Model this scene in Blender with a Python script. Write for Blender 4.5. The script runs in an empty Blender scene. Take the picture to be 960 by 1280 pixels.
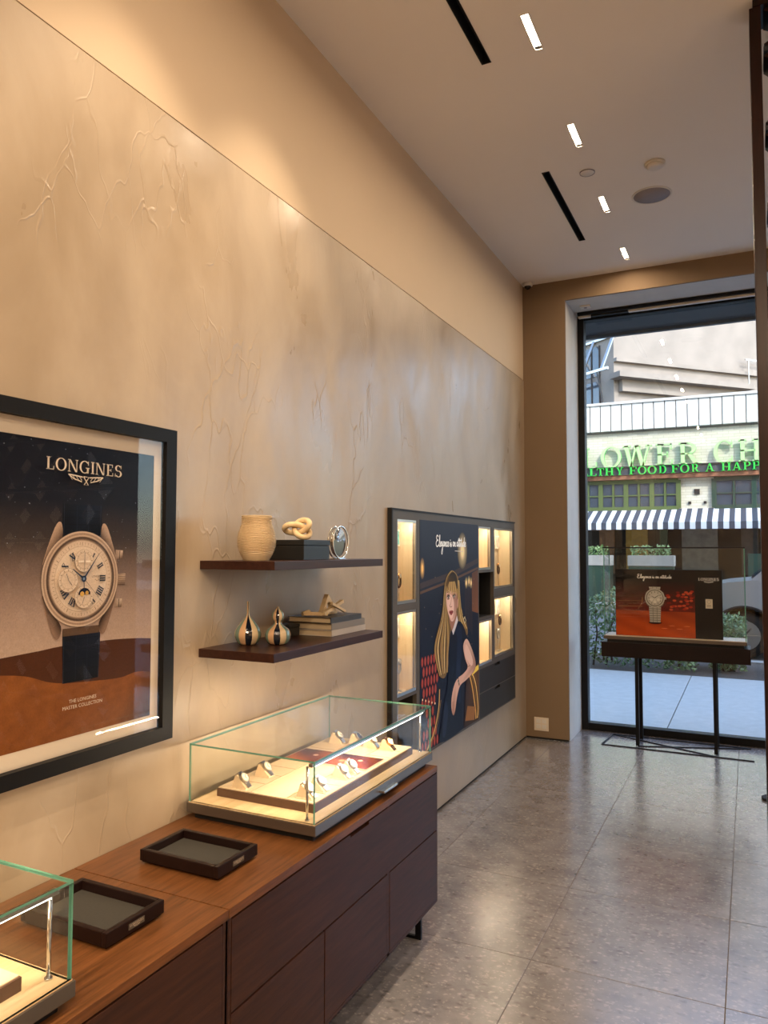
import bpy, bmesh, math, random
from math import sin, cos, pi, sqrt, radians
from mathutils import Vector, Matrix

S = bpy.context.scene
COL = S.collection
random.seed(7)

# ------------------------------------------------------------------ camera
CAM = Vector((1.5396, 0.0, 1.4133))
YAW, PITCH, ROLL, FPX = 0.455563, 0.050058, 0.0018906, 931.744
F_ = Vector((-sin(YAW) * cos(PITCH), cos(YAW) * cos(PITCH), sin(PITCH)))
R_ = Vector((cos(YAW), sin(YAW), 0)); U_ = R_.cross(F_)
RR = R_ * cos(ROLL) + U_ * sin(ROLL); UU = -R_ * sin(ROLL) + U_ * cos(ROLL)
cd = bpy.data.cameras.new('camera'); cam = bpy.data.objects.new('camera', cd); COL.objects.link(cam)
cd.sensor_fit = 'HORIZONTAL'; cd.sensor_width = 36.0; cd.lens = 36.0 * FPX / 960.0
cd.clip_start = 0.02; cd.clip_end = 400
cam.matrix_world = Matrix(((RR.x, UU.x, -F_.x, CAM.x), (RR.y, UU.y, -F_.y, CAM.y), (RR.z, UU.z, -F_.z, CAM.z), (0, 0, 0, 1)))
S.camera = cam

# ------------------------------------------------------------------ world, sun, exposure
S.view_settings.view_transform = 'Standard'
S.view_settings.look = 'None'
S.view_settings.exposure = 0.25
S.view_settings.gamma = 1.0
S.view_settings.use_curve_mapping = False
S.cycles.use_denoising = True
S.cycles.max_bounces = 12
S.cycles.diffuse_bounces = 5
S.cycles.glossy_bounces = 6
S.cycles.transparent_max_bounces = 32
S.cycles.caustics_reflective = False
S.cycles.caustics_refractive = False
S.cycles.sample_clamp_indirect = 6.0

SUN_TO = Vector((0.62, -0.55, 0.62)).normalized()
W = bpy.data.worlds.new('sky'); S.world = W; W.use_nodes = True
nt = W.node_tree; nt.nodes.clear()
wo = nt.nodes.new('ShaderNodeOutputWorld'); bg = nt.nodes.new('ShaderNodeBackground')
sky = nt.nodes.new('ShaderNodeTexSky'); sky.sky_type = 'NISHITA'; sky.sun_disc = False
sky.sun_elevation = math.asin(SUN_TO.z); sky.sun_rotation = math.atan2(SUN_TO.x, SUN_TO.y)
sky.air_density = 1.0; sky.dust_density = 1.3
bg.inputs['Strength'].default_value = 0.88
nt.links.new(sky.outputs[0], bg.inputs['Color']); nt.links.new(bg.outputs[0], wo.inputs['Surface'])

sd = bpy.data.lights.new('sun', 'SUN'); sd.energy = 3.2; sd.angle = radians(0.6); sd.color = (1.0, 0.96, 0.88)
sun = bpy.data.objects.new('sun', sd); COL.objects.link(sun)
sun.rotation_euler = (-SUN_TO).to_track_quat('-Z', 'Y').to_euler()

# a sampling portal in the shop window opening (emits nothing of its own)
pd = bpy.data.lights.new('window_portal', 'AREA'); pd.shape = 'RECTANGLE'; pd.size = 4.3; pd.size_y = 3.2
pd.cycles.is_portal = True
po = bpy.data.objects.new('window_portal', pd); COL.objects.link(po)
po.location = (2.5, 6.2, 1.65); po.rotation_euler = (radians(-90), 0, 0)


LAMP = (1.0, 0.76, 0.52)      # warm shop lamps
P_DOWN, P_NEAR, P_SPOT, P_CASE, P_NICHE = 5.5, 21.5, 50.0, 7.0, 0.8  # near power is raised for warm fill from unseen lights

# ------------------------------------------------------------------ helpers
ORG = {}

def lin(c):
    if isinstance(c, str):
        c = c.lstrip('#'); c = [int(c[i:i + 2], 16) / 255 for i in (0, 2, 4)]
        return tuple(x / 12.92 if x <= .04045 else ((x + .055) / 1.055) ** 2.4 for x in c)
    return tuple(c[:3])

def tag(o, label=None, cat=None, group=None, kind=None):
    if label: o['label'] = label
    if cat: o['category'] = cat
    if group: o['group'] = group
    if kind: o['kind'] = kind
    return o

def empty(name, loc=(0, 0, 0), label=None, cat=None, group=None, kind=None):
    o = bpy.data.objects.new(name, None); COL.objects.link(o)
    o.empty_display_size = 0.05; o.location = loc; ORG[o.name] = Vector(loc)
    return tag(o, label, cat, group, kind)

def copy_tree(o, parent=None):
    c = o.copy(); COL.objects.link(c); c.parent = parent
    for ch in list(o.children): copy_tree(ch, c)
    return c

class MB:
    """collects shapes in world (or parent-local) coordinates and links them as one mesh object"""
    def __init__(s): s.v = []; s.f = []; s.m = []; s.sm = []; s.c = None
    def add(s, vs, fs, mi=0, sm=False):
        b = len(s.v); s.v += [tuple(p) for p in vs]
        for f in fs: s.f.append(tuple(b + i for i in f)); s.m.append(mi); s.sm.append(sm)
        return s
    def box(s, x0, x1, y0, y1, z0, z1, mi=0):
        v = [(x0, y0, z0), (x1, y0, z0), (x1, y1, z0), (x0, y1, z0), (x0, y0, z1), (x1, y0, z1), (x1, y1, z1), (x0, y1, z1)]
        return s.add(v, [(0, 3, 2, 1), (4, 5, 6, 7), (0, 1, 5, 4), (1, 2, 6, 5), (2, 3, 7, 6), (3, 0, 4, 7)], mi)
    def bbox(s, x0, x1, y0, y1, z0, z1, b=.003, mi=0):
        bm = bmesh.new()
        m = Matrix.Translation(((x0 + x1) / 2, (y0 + y1) / 2, (z0 + z1) / 2)) @ Matrix.Diagonal((x1 - x0, y1 - y0, z1 - z0, 1))
        bmesh.ops.create_cube(bm, size=1, matrix=m)
        b = min(b, .45 * min(x1 - x0, y1 - y0, z1 - z0))
        bmesh.ops.bevel(bm, geom=bm.edges[:], offset=b, segments=2, affect='EDGES', profile=.6)
        bm.verts.index_update()
        s.add([v.co.copy() for v in bm.verts], [[v.index for v in f.verts] for f in bm.faces], mi); bm.free()
        return s
    def obox(s, c, ax, ay, az, mi=0):
        c = Vector(c); ax, ay, az = Vector(ax), Vector(ay), Vector(az); v = []
        for k in (-1, 1):
            for i, j in ((-1, -1), (1, -1), (1, 1), (-1, 1)): v.append(c + ax * i + ay * j + az * k)
        return s.add(v, [(0, 3, 2, 1), (4, 5, 6, 7), (0, 1, 5, 4), (1, 2, 6, 5), (2, 3, 7, 6), (3, 0, 4, 7)], mi)
    def bar(s, a, b, w, h, up=(0, 0, 1), mi=0):
        a, b = Vector(a), Vector(b); d = (b - a); L = d.length; d.normalize(); u = Vector(up)
        r = d.cross(u)
        if r.length < 1e-5: r = d.cross(Vector((1, 0, 0)))
        r.normalize(); u = r.cross(d)
        return s.obox((a + b) / 2, d * L / 2, r * w / 2, u * h / 2, mi)
    def tube(s, pts, r, n=10, closed=False, mi=0, caps=True, sm=True):
        pts = [Vector(p) for p in pts]; N = len(pts); rs = r if isinstance(r, (list, tuple)) else [r] * N
        vs = []; up = None
        for i, p in enumerate(pts):
            if closed: t = pts[(i + 1) % N] - pts[i - 1]
            else: t = pts[min(i + 1, N - 1)] - pts[max(i - 1, 0)]
            t.normalize()
            if up is None:
                up = t.orthogonal().normalized()
            up = (up - t * up.dot(t)).normalized(); q = t.cross(up)
            for k in range(n):
                a = 2 * pi * k / n; vs.append(p + (up * cos(a) + q * sin(a)) * rs[i])
        fs = []
        for i in range(N if closed else N - 1):
            j = (i + 1) % N
            for k in range(n): fs.append((i * n + k, i * n + (k + 1) % n, j * n + (k + 1) % n, j * n + k))
        s.add(vs, fs, mi, sm)
        if not closed and caps:
            s.add(vs[:n], [tuple(range(n))[::-1]], mi); s.add(vs[-n:], [tuple(range(n))], mi)
        return s
    def cyl(s, a, b, r, n=16, mi=0, r2=None): return s.tube([a, b], [r, r if r2 is None else r2], n, mi=mi)
    def lathe(s, prof, c=(0, 0, 0), n=32, mi=0, seg=None, fn=None, sm=True):
        c = Vector(c); vs = []
        for i, (r, z) in enumerate(prof):
            for k in range(n):
                a = 2 * pi * k / n; rr = r + (fn(i, a, r) if fn else 0)
                vs.append(c + Vector((rr * cos(a), rr * sin(a), z)))
        b = len(s.v); s.v += [tuple(p) for p in vs]
        for i in range(len(prof) - 1):
            for k in range(n):
                s.f.append((b + i * n + k, b + i * n + (k + 1) % n, b + (i + 1) * n + (k + 1) % n, b + (i + 1) * n + k))
                s.m.append(seg(k) if seg else mi); s.sm.append(sm)
        return s
    def prism(s, poly, axis, a, b, mi=0):
        """poly in the two other axes (order xyz minus axis), extruded a..b along axis"""
        def P(u, w, t): return {'x': (t, u, w), 'y': (u, t, w), 'z': (u, w, t)}[axis]
        n = len(poly); vs = [P(u, w, a) for u, w in poly] + [P(u, w, b) for u, w in poly]
        fs = [tuple(range(n)), tuple(range(2 * n - 1, n - 1, -1))] + [(i, i + n, (i + 1) % n + n, (i + 1) % n) for i in range(n)]
        return s.add(vs, fs, mi)
    def sphere(s, c, r, nu=16, nv=10, mi=0, sc=(1, 1, 1)):
        vs = []; c = Vector(c)
        for i in range(nv + 1):
            t = pi * i / nv
            for k in range(nu):
                a = 2 * pi * k / nu; vs.append(c + Vector((r * sc[0] * sin(t) * cos(a), r * sc[1] * sin(t) * sin(a), -r * sc[2] * cos(t))))
        fs = [(i * nu + k, i * nu + (k + 1) % nu, (i + 1) * nu + (k + 1) % nu, (i + 1) * nu + k) for i in range(nv) for k in range(nu)]
        return s.add(vs, fs, mi, True)
    def slab(s, axis, u, w, t, holes, mi=0):
        """plate t[0]..t[1] thick along axis covering u x w, with rectangular holes (u0,u1,w0,w1)"""
        us = sorted({u[0], u[1], *[min(max(h[i], u[0]), u[1]) for h in holes for i in (0, 1)]})
        ws = sorted({w[0], w[1], *[min(max(h[i], w[0]), w[1]) for h in holes for i in (2, 3)]})
        def P(a, b, c): return {'x': (c, a, b), 'y': (a, c, b), 'z': (a, b, c)}[axis]
        def solid(i, j):
            if i < 0 or j < 0 or i >= len(us) - 1 or j >= len(ws) - 1: return False
            a = (us[i] + us[i + 1]) / 2; b = (ws[j] + ws[j + 1]) / 2
            return not any(h[0] < a < h[1] and h[2] < b < h[3] for h in holes)
        for i in range(len(us) - 1):
            for j in range(len(ws) - 1):
                if not solid(i, j): continue
                a, b, c, d = us[i], us[i + 1], ws[j], ws[j + 1]
                for k in (0, 1): s.add([P(a, c, t[k]), P(b, c, t[k]), P(b, d, t[k]), P(a, d, t[k])], [(0, 1, 2, 3)], mi)
                for (ni, nj, p, q) in ((i - 1, j, (a, c), (a, d)), (i + 1, j, (b, c), (b, d)), (i, j - 1, (a, c), (b, c)), (i, j + 1, (a, d), (b, d))):
                    if not solid(ni, nj): s.add([P(*p, t[0]), P(*q, t[0]), P(*q, t[1]), P(*p, t[1])], [(0, 1, 2, 3)], mi)
        return s
    def build(s, name, mats, parent=None, local=False, org=None, label=None, weld=True):
        if not isinstance(mats, (list, tuple)): mats = [mats]
        if parent is not None: o0 = Vector((0, 0, 0)) if local else ORG.get(parent.name, Vector((0, 0, 0)))
        elif org is not None: o0 = Vector(org)
        else:
            xs = [p[0] for p in s.v]; ys = [p[1] for p in s.v]; zs = [p[2] for p in s.v]
            o0 = Vector(((min(xs) + max(xs)) / 2, (min(ys) + max(ys)) / 2, min(zs)))
        me = bpy.data.meshes.new(name)
        me.from_pydata([(p[0] - o0.x, p[1] - o0.y, p[2] - o0.z) for p in s.v], [], s.f)
        for m in mats: me.materials.append(m)
        me.polygons.foreach_set('material_index', s.m); me.polygons.foreach_set('use_smooth', s.sm)
        bm = bmesh.new(); bm.from_mesh(me)
        if weld: bmesh.ops.remove_doubles(bm, verts=bm.verts[:], dist=1e-6)
        bmesh.ops.recalc_face_normals(bm, faces=bm.faces[:]); bm.to_mesh(me); bm.free(); me.update()
        o = bpy.data.objects.new(name, me); COL.objects.link(o)
        if parent is not None: o.parent = parent; ORG[o.name] = Vector((0, 0, 0)) if local else ORG.get(parent.name, Vector((0, 0, 0)))
        else: o.location = o0; ORG[o.name] = o0
        if label: o['label'] = label
        return o

def box(name, m, parent, x0, x1, y0, y1, z0, z1, bev=0, label=None, local=False):
    b = MB(); (b.bbox(x0, x1, y0, y1, z0, z1, bev) if bev else b.box(x0, x1, y0, y1, z0, z1))
    return b.build(name, m, parent, local=local, label=label)

def area_light(name, loc, direction, sx, sy, power, color=LAMP, spread=180, parent=None, up=(0, 1, 0)):
    l = bpy.data.lights.new(name, 'AREA'); l.shape = 'RECTANGLE'; l.size = sx; l.size_y = sy
    l.energy = power; l.color = color; l.spread = radians(spread)
    o = bpy.data.objects.new(name, l); COL.objects.link(o)
    z = -Vector(direction).normalized(); y = Vector(up); y = (y - z * y.dot(z)).normalized(); x = y.cross(z)
    p = Vector(loc) - (ORG.get(parent.name, Vector((0, 0, 0))) if parent else Vector((0, 0, 0)))
    if parent: o.parent = parent
    o.matrix_local = Matrix(((x.x, y.x, z.x, p.x), (x.y, y.y, z.y, p.y), (x.z, y.z, z.z, p.z), (0, 0, 0, 1)))
    return o

# ------------------------------------------------------------------ materials
def newmat(name):
    m = bpy.data.materials.new(name); m.use_nodes = True; n = m.node_tree.nodes; n.clear()
    out = n.new('ShaderNodeOutputMaterial'); b = n.new('ShaderNodeBsdfPrincipled')
    m.node_tree.links.new(b.outputs[0], out.inputs[0]); return m, n, m.node_tree.links, b, out

def ramp(n, stops):
    r = n.new('ShaderNodeValToRGB'); e = r.color_ramp.elements
    while len(e) < len(stops): e.new(.5)
    for i, (p, c) in enumerate(stops): e[i].position = p; e[i].color = (*lin(c), 1) if not isinstance(c, float) else (c, c, c, 1)
    return r

def coords(n, l, scale=(1, 1, 1), rot=(0, 0, 0), which='Object'):
    tc = n.new('ShaderNodeTexCoord'); mp = n.new('ShaderNodeMapping'); l.new(tc.outputs[which], mp.inputs[0])
    mp.inputs['Scale'].default_value = scale; mp.inputs['Rotation'].default_value = rot; return mp.outputs[0]

def M(name, c, rough=.5, metal=0.0, var=.06, vs=6.0, vscale=(1, 1, 1), bump=0.0, bs=60.0, spec=.5, coat=0.0, emit=0.0, sheen=0.0):
    m, n, l, b, out = newmat(name); c = lin(c)
    b.inputs['Roughness'].default_value = rough; b.inputs['Metallic'].default_value = metal
    b.inputs['Specular IOR Level'].default_value = spec; b.inputs['Coat Weight'].default_value = coat; b.inputs['Coat Roughness'].default_value = .08
    vec = coords(n, l, vscale); nz = n.new('ShaderNodeTexNoise'); nz.inputs['Scale'].default_value = vs; nz.inputs['Detail'].default_value = 4
    l.new(vec, nz.inputs['Vector'])
    r = ramp(n, [(.3, tuple(x * (1 - var) for x in c)), (.7, tuple(min(1, x * (1 + var)) for x in c))])
    l.new(nz.outputs[0], r.inputs[0]); l.new(r.outputs[0], b.inputs['Base Color'])
    if bump:
        n2 = n.new('ShaderNodeTexNoise'); n2.inputs['Scale'].default_value = bs; n2.inputs['Detail'].default_value = 3; l.new(vec, n2.inputs['Vector'])
        bp = n.new('ShaderNodeBump'); bp.inputs['Strength'].default_value = bump; bp.inputs['Distance'].default_value = .002
        l.new(n2.outputs[0], bp.inputs['Height']); l.new(bp.outputs[0], b.inputs['Normal'])
    if emit:
        b.inputs['Emission Strength'].default_value = emit; l.new(r.outputs[0], b.inputs['Emission Color'])
    if sheen: b.inputs['Sheen Weight'].default_value = sheen
    return m

def wood(name, c1, c2, rough=.4, grain=(1, 14, 14), coat=0.0, scale=6.0):
    m, n, l, b, out = newmat(name)
    vec = coords(n, l, grain); nz = n.new('ShaderNodeTexNoise'); nz.inputs['Scale'].default_value = scale
    nz.inputs['Detail'].default_value = 8; nz.inputs['Roughness'].default_value = .65; l.new(vec, nz.inputs['Vector'])
    r = ramp(n, [(.32, c1), (.68, c2)]); l.new(nz.outputs[0], r.inputs[0]); l.new(r.outputs[0], b.inputs['Base Color'])
    b.inputs['Roughness'].default_value = rough; b.inputs['Coat Weight'].default_value = coat; b.inputs['Coat Roughness'].default_value = .15; b.inputs['Specular IOR Level'].default_value = .2
    bp = n.new('ShaderNodeBump'); bp.inputs['Strength'].default_value = .12; bp.inputs['Distance'].default_value = .001
    l.new(nz.outputs[0], bp.inputs['Height']); l.new(bp.outputs[0], b.inputs['Normal']); return m

def glass(name, tint=(.97, .99, .98), base=.04, gain=.75, rough=0.0):
    m, n, l, b, out = newmat(name); n.remove(b)
    tr = n.new('ShaderNodeBsdfTransparent'); tr.inputs[0].default_value = (*tint, 1)
    gl = n.new('ShaderNodeBsdfGlossy'); gl.inputs['Roughness'].default_value = rough; gl.inputs['Color'].default_value = (1, 1, 1, 1)
    lw = n.new('ShaderNodeLayerWeight'); pw = n.new('ShaderNodeMath'); pw.operation = 'POWER'; pw.inputs[1].default_value = 5
    lw.inputs['Blend'].default_value = .5
    ma = n.new('ShaderNodeMath'); ma.operation = 'MULTIPLY_ADD'; ma.inputs[1].default_value = gain; ma.inputs[2].default_value = base
    l.new(lw.outputs['Facing'], pw.inputs[0]); l.new(pw.outputs[0], ma.inputs[0])
    mx = n.new('ShaderNodeMixShader'); l.new(ma.outputs[0], mx.inputs[0]); l.new(tr.outputs[0], mx.inputs[1]); l.new(gl.outputs[0], mx.inputs[2])
    l.new(mx.outputs[0], out.inputs[0]); return m

def emitter(name, c, s):
    m, n, l, b, out = newmat(name); n.remove(b); e = n.new('ShaderNodeEmission')
    e.inputs[0].default_value = (*lin(c), 1); e.inputs[1].default_value = s; l.new(e.outputs[0], out.inputs[0]); return m

def plaster(name, c1, c2, c3, bump=.35):
    """troweled wall plaster: cloudy tone, long trowel strokes and fine ridges"""
    m, n, l, b, out = newmat(name)
    tc = n.new('ShaderNodeTexCoord')
    def mapped(sc, rot=(0, 0, 0)):
        mp = n.new('ShaderNodeMapping'); mp.inputs['Scale'].default_value = sc; mp.inputs['Rotation'].default_value = rot
        l.new(tc.outputs['Object'], mp.inputs[0]); return mp.outputs[0]
    def noise(vec, s, d=5, rg=.55, dist=0.0):
        q = n.new('ShaderNodeTexNoise'); q.inputs['Scale'].default_value = s; q.inputs['Detail'].default_value = d
        q.inputs['Roughness'].default_value = rg; q.inputs['Distortion'].default_value = dist; l.new(vec, q.inputs['Vector']); return q.outputs[0]
    a = noise(mapped((1, 1, .6)), 1.9, 6, .55, .8)
    st = noise(mapped((1, 1.5, .75), (radians(12), 0, 0)), 2.4, 5, .52, .5)
    mixm = n.new('ShaderNodeMath'); mixm.operation = 'ADD'; l.new(a, mixm.inputs[0]); l.new(st, mixm.inputs[1])
    hf = n.new('ShaderNodeMath'); hf.operation = 'MULTIPLY'; hf.inputs[1].default_value = .5; l.new(mixm.outputs[0], hf.inputs[0])
    r = ramp(n, [(.25, c1), (.5, c2), (.75, c3)]); l.new(hf.outputs[0], r.inputs[0]); l.new(r.outputs[0], b.inputs['Base Color'])
    # ridges: edges of distorted voronoi cells, broken up by noise
    def ridges(sc, rot, w):
        vo = n.new('ShaderNodeTexVoronoi'); vo.feature = 'DISTANCE_TO_EDGE'; vo.inputs['Scale'].default_value = sc
        base = mapped((1, 1.0, .45), rot)
        wn = n.new('ShaderNodeTexNoise'); wn.inputs['Scale'].default_value = 2.6; wn.inputs['Detail'].default_value = 4; l.new(base, wn.inputs['Vector'])
        va = n.new('ShaderNodeVectorMath'); va.operation = 'MULTIPLY_ADD'; va.inputs[1].default_value = (.55, .55, .55); l.new(wn.outputs['Color'], va.inputs[0]); l.new(base, va.inputs[2])
        l.new(va.outputs[0], vo.inputs['Vector'])
        lt = n.new('ShaderNodeMapRange'); lt.inputs['From Min'].default_value = 0; lt.inputs['From Max'].default_value = w
        lt.inputs['To Min'].default_value = 1; lt.inputs['To Max'].default_value = 0; l.new(vo.outputs['Distance'], lt.inputs['Value'])
        mk = noise(mapped((1, 1, 1)), 2.3, 3, .5); mr = n.new('ShaderNodeMapRange'); mr.inputs['From Min'].default_value = .50; mr.inputs['From Max'].default_value = .60
        l.new(mk, mr.inputs['Value']); mm = n.new('ShaderNodeMath'); mm.operation = 'MULTIPLY'; l.new(lt.outputs[0], mm.inputs[0]); l.new(mr.outputs[0], mm.inputs[1]); return mm.outputs[0]
    r1 = ridges(2.4, (radians(30), 0, 0), .008); r2 = ridges(4.0, (radians(-40), 0, 0), .012)
    ad = n.new('ShaderNodeMath'); ad.operation = 'ADD'; l.new(r1, ad.inputs[0]); l.new(r2, ad.inputs[1])
    ad2 = n.new('ShaderNodeMath'); ad2.operation = 'MULTIPLY_ADD'; ad2.inputs[1].default_value = .5; l.new(ad.outputs[0], ad2.inputs[0])
    fn = noise(mapped((1, 1.15, .8), (radians(25), 0, 0)), 3.2, 5, .5, 1.4); l.new(fn, ad2.inputs[2])
    bp = n.new('ShaderNodeBump'); bp.inputs['Strength'].default_value = bump; bp.inputs['Distance'].default_value = .0065
    l.new(ad2.outputs[0], bp.inputs['Height']); l.new(bp.outputs[0], b.inputs['Normal'])
    rr = n.new('ShaderNodeMapRange'); rr.inputs['From Min'].default_value = .32; rr.inputs['From Max'].default_value = .68; rr.inputs['To Min'].default_value = .25; rr.inputs['To Max'].default_value = .50; l.new(st, rr.inputs['Value']); b.inputs['Specular IOR Level'].default_value = .6; l.new(rr.outputs[0], b.inputs['Roughness'])
    return m

def stone(name):
    """ceppo-like grey stone tile: blotchy ground with pale and dark pebbles"""
    m, n, l, b, out = newmat(name)
    tc = n.new('ShaderNodeTexCoord'); oi = n.new('ShaderNodeObjectInfo')
    sh = n.new('ShaderNodeVectorMath'); sh.operation = 'MULTIPLY_ADD'; sh.inputs[1].default_value = (17, 31, 0)
    cb = n.new('ShaderNodeCombineXYZ'); l.new(oi.outputs['Random'], cb.inputs[0]); l.new(oi.outputs['Random'], cb.inputs[1]); l.new(cb.outputs[0], sh.inputs[0]); l.new(tc.outputs['Object'], sh.inputs[2])
    v = sh.outputs[0]
    nz = n.new('ShaderNodeTexNoise'); nz.inputs['Scale'].default_value = 7; nz.inputs['Detail'].default_value = 8; nz.inputs['Roughness'].default_value = .68; l.new(v, nz.inputs['Vector'])
    r = ramp(n, [(.3, '#6b696b'), (.5, '#838183'), (.72, '#969395')]); l.new(nz.outputs[0], r.inputs[0])
    def pebbles(scale, thr0, thr1, seed):
        vo = n.new('ShaderNodeTexVoronoi'); vo.inputs['Scale'].default_value = scale; vo.inputs['Randomness'].default_value = 1.0
        wn = n.new('ShaderNodeTexNoise'); wn.inputs['Scale'].default_value = scale * 1.1; l.new(v, wn.inputs['Vector'])
        va = n.new('ShaderNodeVectorMath'); va.operation = 'MULTIPLY_ADD'; va.inputs[1].default_value = (.03, .03, .03); l.new(wn.outputs['Color'], va.inputs[0])
        mp = n.new('ShaderNodeMapping'); mp.inputs['Location'].default_value = (seed, seed, seed); mp.inputs['Scale'].default_value = (1, 1.5, 1); l.new(v, mp.inputs[0]); l.new(mp.outputs[0], va.inputs[2])
        l.new(va.outputs[0], vo.inputs['Vector'])
        pick = n.new('ShaderNodeSeparateColor'); l.new(vo.outputs['Color'], pick.inputs[0])
        gt = n.new('ShaderNodeMath'); gt.operation = 'GREATER_THAN'; gt.inputs[1].default_value = .72; l.new(pick.outputs[0], gt.inputs[0])
        mr = n.new('ShaderNodeMapRange'); mr.inputs['From Min'].default_value = thr0; mr.inputs['From Max'].default_value = thr1; mr.inputs['To Min'].default_value = 1; mr.inputs['To Max'].default_value = 0
        l.new(vo.outputs['Distance'], mr.inputs['Value']); mu = n.new('ShaderNodeMath'); mu.operation = 'MULTIPLY'; l.new(gt.outputs[0], mu.inputs[0]); l.new(mr.outputs[0], mu.inputs[1]); return mu.outputs[0]
    def over(prev, fac, c, k):
        mx = n.new('ShaderNodeMix'); mx.data_type = 'RGBA'; ml = n.new('ShaderNodeMath'); ml.operation = 'MULTIPLY'; ml.inputs[1].default_value = k; l.new(fac, ml.inputs[0])
        l.new(ml.outputs[0], mx.inputs[0]); l.new(prev, mx.inputs[6]); mx.inputs[7].default_value = (*lin(c), 1); return mx.outputs[2]
    c = over(r.outputs[0], pebbles(44, .15, .5, 0), '#b3adaa', .6)
    c = over(c, pebbles(70, .15, .5, 3.3), '#bdb7b3', .48)
    c = over(c, pebbles(30, .1, .45, 7.7), '#45403e', .5)
    l.new(c, b.inputs['Base Color'])
    b.inputs['Specular IOR Level'].default_value = .9; b.inputs['Coat Weight'].default_value = 1.0; b.inputs['Coat Roughness'].default_value = .20
    rr = n.new('ShaderNodeMapRange'); rr.inputs['To Min'].default_value = .16; rr.inputs['To Max'].default_value = .30; l.new(nz.outputs[0], rr.inputs['Value']); l.new(rr.outputs[0], b.inputs['Roughness'])
    bp = n.new('ShaderNodeBump'); bp.inputs['Strength'].default_value = .06; bp.inputs['Distance'].default_value = .002; l.new(nz.outputs[0], bp.inputs['Height']); l.new(bp.outputs[0], b.inputs['Normal'])
    return m

def printmat(name, rough=.35, grain=0.0, gs=300.0, emit=0.0, coat=0.0):
    m, n, l, b, out = newmat(name); at = n.new('ShaderNodeAttribute'); at.attribute_name = 'Col'
    b.inputs['Roughness'].default_value = rough; b.inputs['Coat Weight'].default_value = coat; b.inputs['Specular IOR Level'].default_value = .12
    src = at.outputs['Color']
    if grain:
        vec = coords(n, l); nz = n.new('ShaderNodeTexNoise'); nz.inputs['Scale'].default_value = gs; nz.inputs['Detail'].default_value = 3; l.new(vec, nz.inputs['Vector'])
        mr = n.new('ShaderNodeMapRange'); mr.inputs['From Min'].default_value = .3; mr.inputs['From Max'].default_value = .7; mr.inputs['To Min'].default_value = 1 - grain; mr.inputs['To Max'].default_value = 1 + grain; l.new(nz.outputs[0], mr.inputs['Value'])
        vm = n.new('ShaderNodeVectorMath'); vm.operation = 'SCALE'; l.new(src, vm.inputs[0]); l.new(mr.outputs[0], vm.inputs['Scale']); src = vm.outputs[0]
    l.new(src, b.inputs['Base Color'])
    if emit: l.new(src, b.inputs['Emission Color']); b.inputs['Emission Strength'].default_value = emit
    return m

MT = {}
MT['plaster'] = plaster('trowelled_plaster', '#8b7a64', '#a5947e', '#bcad98')
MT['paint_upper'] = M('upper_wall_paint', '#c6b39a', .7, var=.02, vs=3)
MT['paint_tan_shaded'] = M('shaded_tan_wall_paint', '#7d6850', .75, var=.02, vs=3)  # taupe wall paint, darkened to the shaded tone of the front wall
MT['paint_daylit'] = M('daylit_reveal_paint', '#c6c4c1', .7, var=.04, vs=9, bump=.1, bs=40)  # same wall paint family, lightened for the daylight on the reveal
MT['ceiling'] = M('ceiling_paint', '#e6e1da', .8, var=.015, vs=2)
MT['black'] = M('black_metal', '#0c0c0e', .5, var=.1, spec=.22)
MT['matte_black'] = M('matte_black', '#0b0b0c', .7, var=.1)
MT['stone'] = stone('grey_stone_tile')
MT['grout'] = M('grout', '#615b56', .85, var=.1, vs=40)
MT['walnut_top'] = wood('walnut_veneer_top', '#4f3119', '#754a2a', .38, (14, 1, 14), .1)
MT['walnut'] = wood('dark_walnut_veneer', '#301b13', '#43271a', .5, (14, 1, 14), .05)
MT['wenge'] = wood('wenge_shelf', '#2b1813', '#3d241c', .38, (12, 1, 12), .1)
MT['bronze'] = M('bronze_lacquer', '#575048', .5, 0, var=.06, spec=.25)
MT['bronze_dark'] = M('dark_bronze', '#26211e', .5, 0, var=.06, spec=.25)
MT['charcoal'] = M('charcoal_drawer', '#302c29', .55, var=.06, spec=.2)
MT['taupe_metal'] = M('taupe_metal', '#6d655d', .32, .7, var=.04)
MT['chrome'] = M('chrome', '#d8d8d8', .08, 1.0, var=.02)
MT['steel'] = M('brushed_steel', '#b9b5ae', .28, 1.0, var=.05)
MT['gold'] = M('rose_gold', '#d8a878', .25, 1.0, var=.05)
MT['cream'] = M('cream_suede', '#d9c3a4', .75, var=.05, vs=60)
MT['maple'] = wood('pale_maple_deck', '#d8b889', '#ecd3aa', .5, (3, .35, 3), 0, 12)
MT['niche'] = wood('pale_niche_panel', '#d3bb98', '#dfcbab', .55, (10, 10, .6), 0, 6)
MT['brown_leather'] = M('brown_leather', '#5a4032', .5, var=.1, vs=30, bump=.1, bs=300)
MT['glass'] = glass('clear_glass', (.98, .992, .985), .02, .55)
MT['pglass'] = glass('picture_glass', (.985, .985, .985), .018, .6)
MT['wglass'] = glass('window_glass', (.96, .98, .985), .03, .6)
MT['glass_edge'] = M('green_glass_edge', '#5f9684', .12, var=.15, vs=20, spec=.8)
MT['tray_wood'] = M('dark_lacquered_tray', '#190c0a', .42, var=.2, vs=10, spec=.25)
MT['tray_felt'] = M('grey_tray_pad', '#34322d', .9, var=.08, vs=200)
MT['lens'] = emitter('lamp_lens', (1.0, .80, .58), 9.0)
MT['led'] = emitter('led_strip', (1.0, .93, .82), 7.0)
MT['led_warm'] = emitter('warm_led', (1.0, .85, .62), 5.0)
MT['white'] = M('white_plastic', '#d7d2ca', .45, var=.02)
MT['offwhite'] = M('offwhite_card', '#d8cbb8', .6, var=.02)
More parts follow.
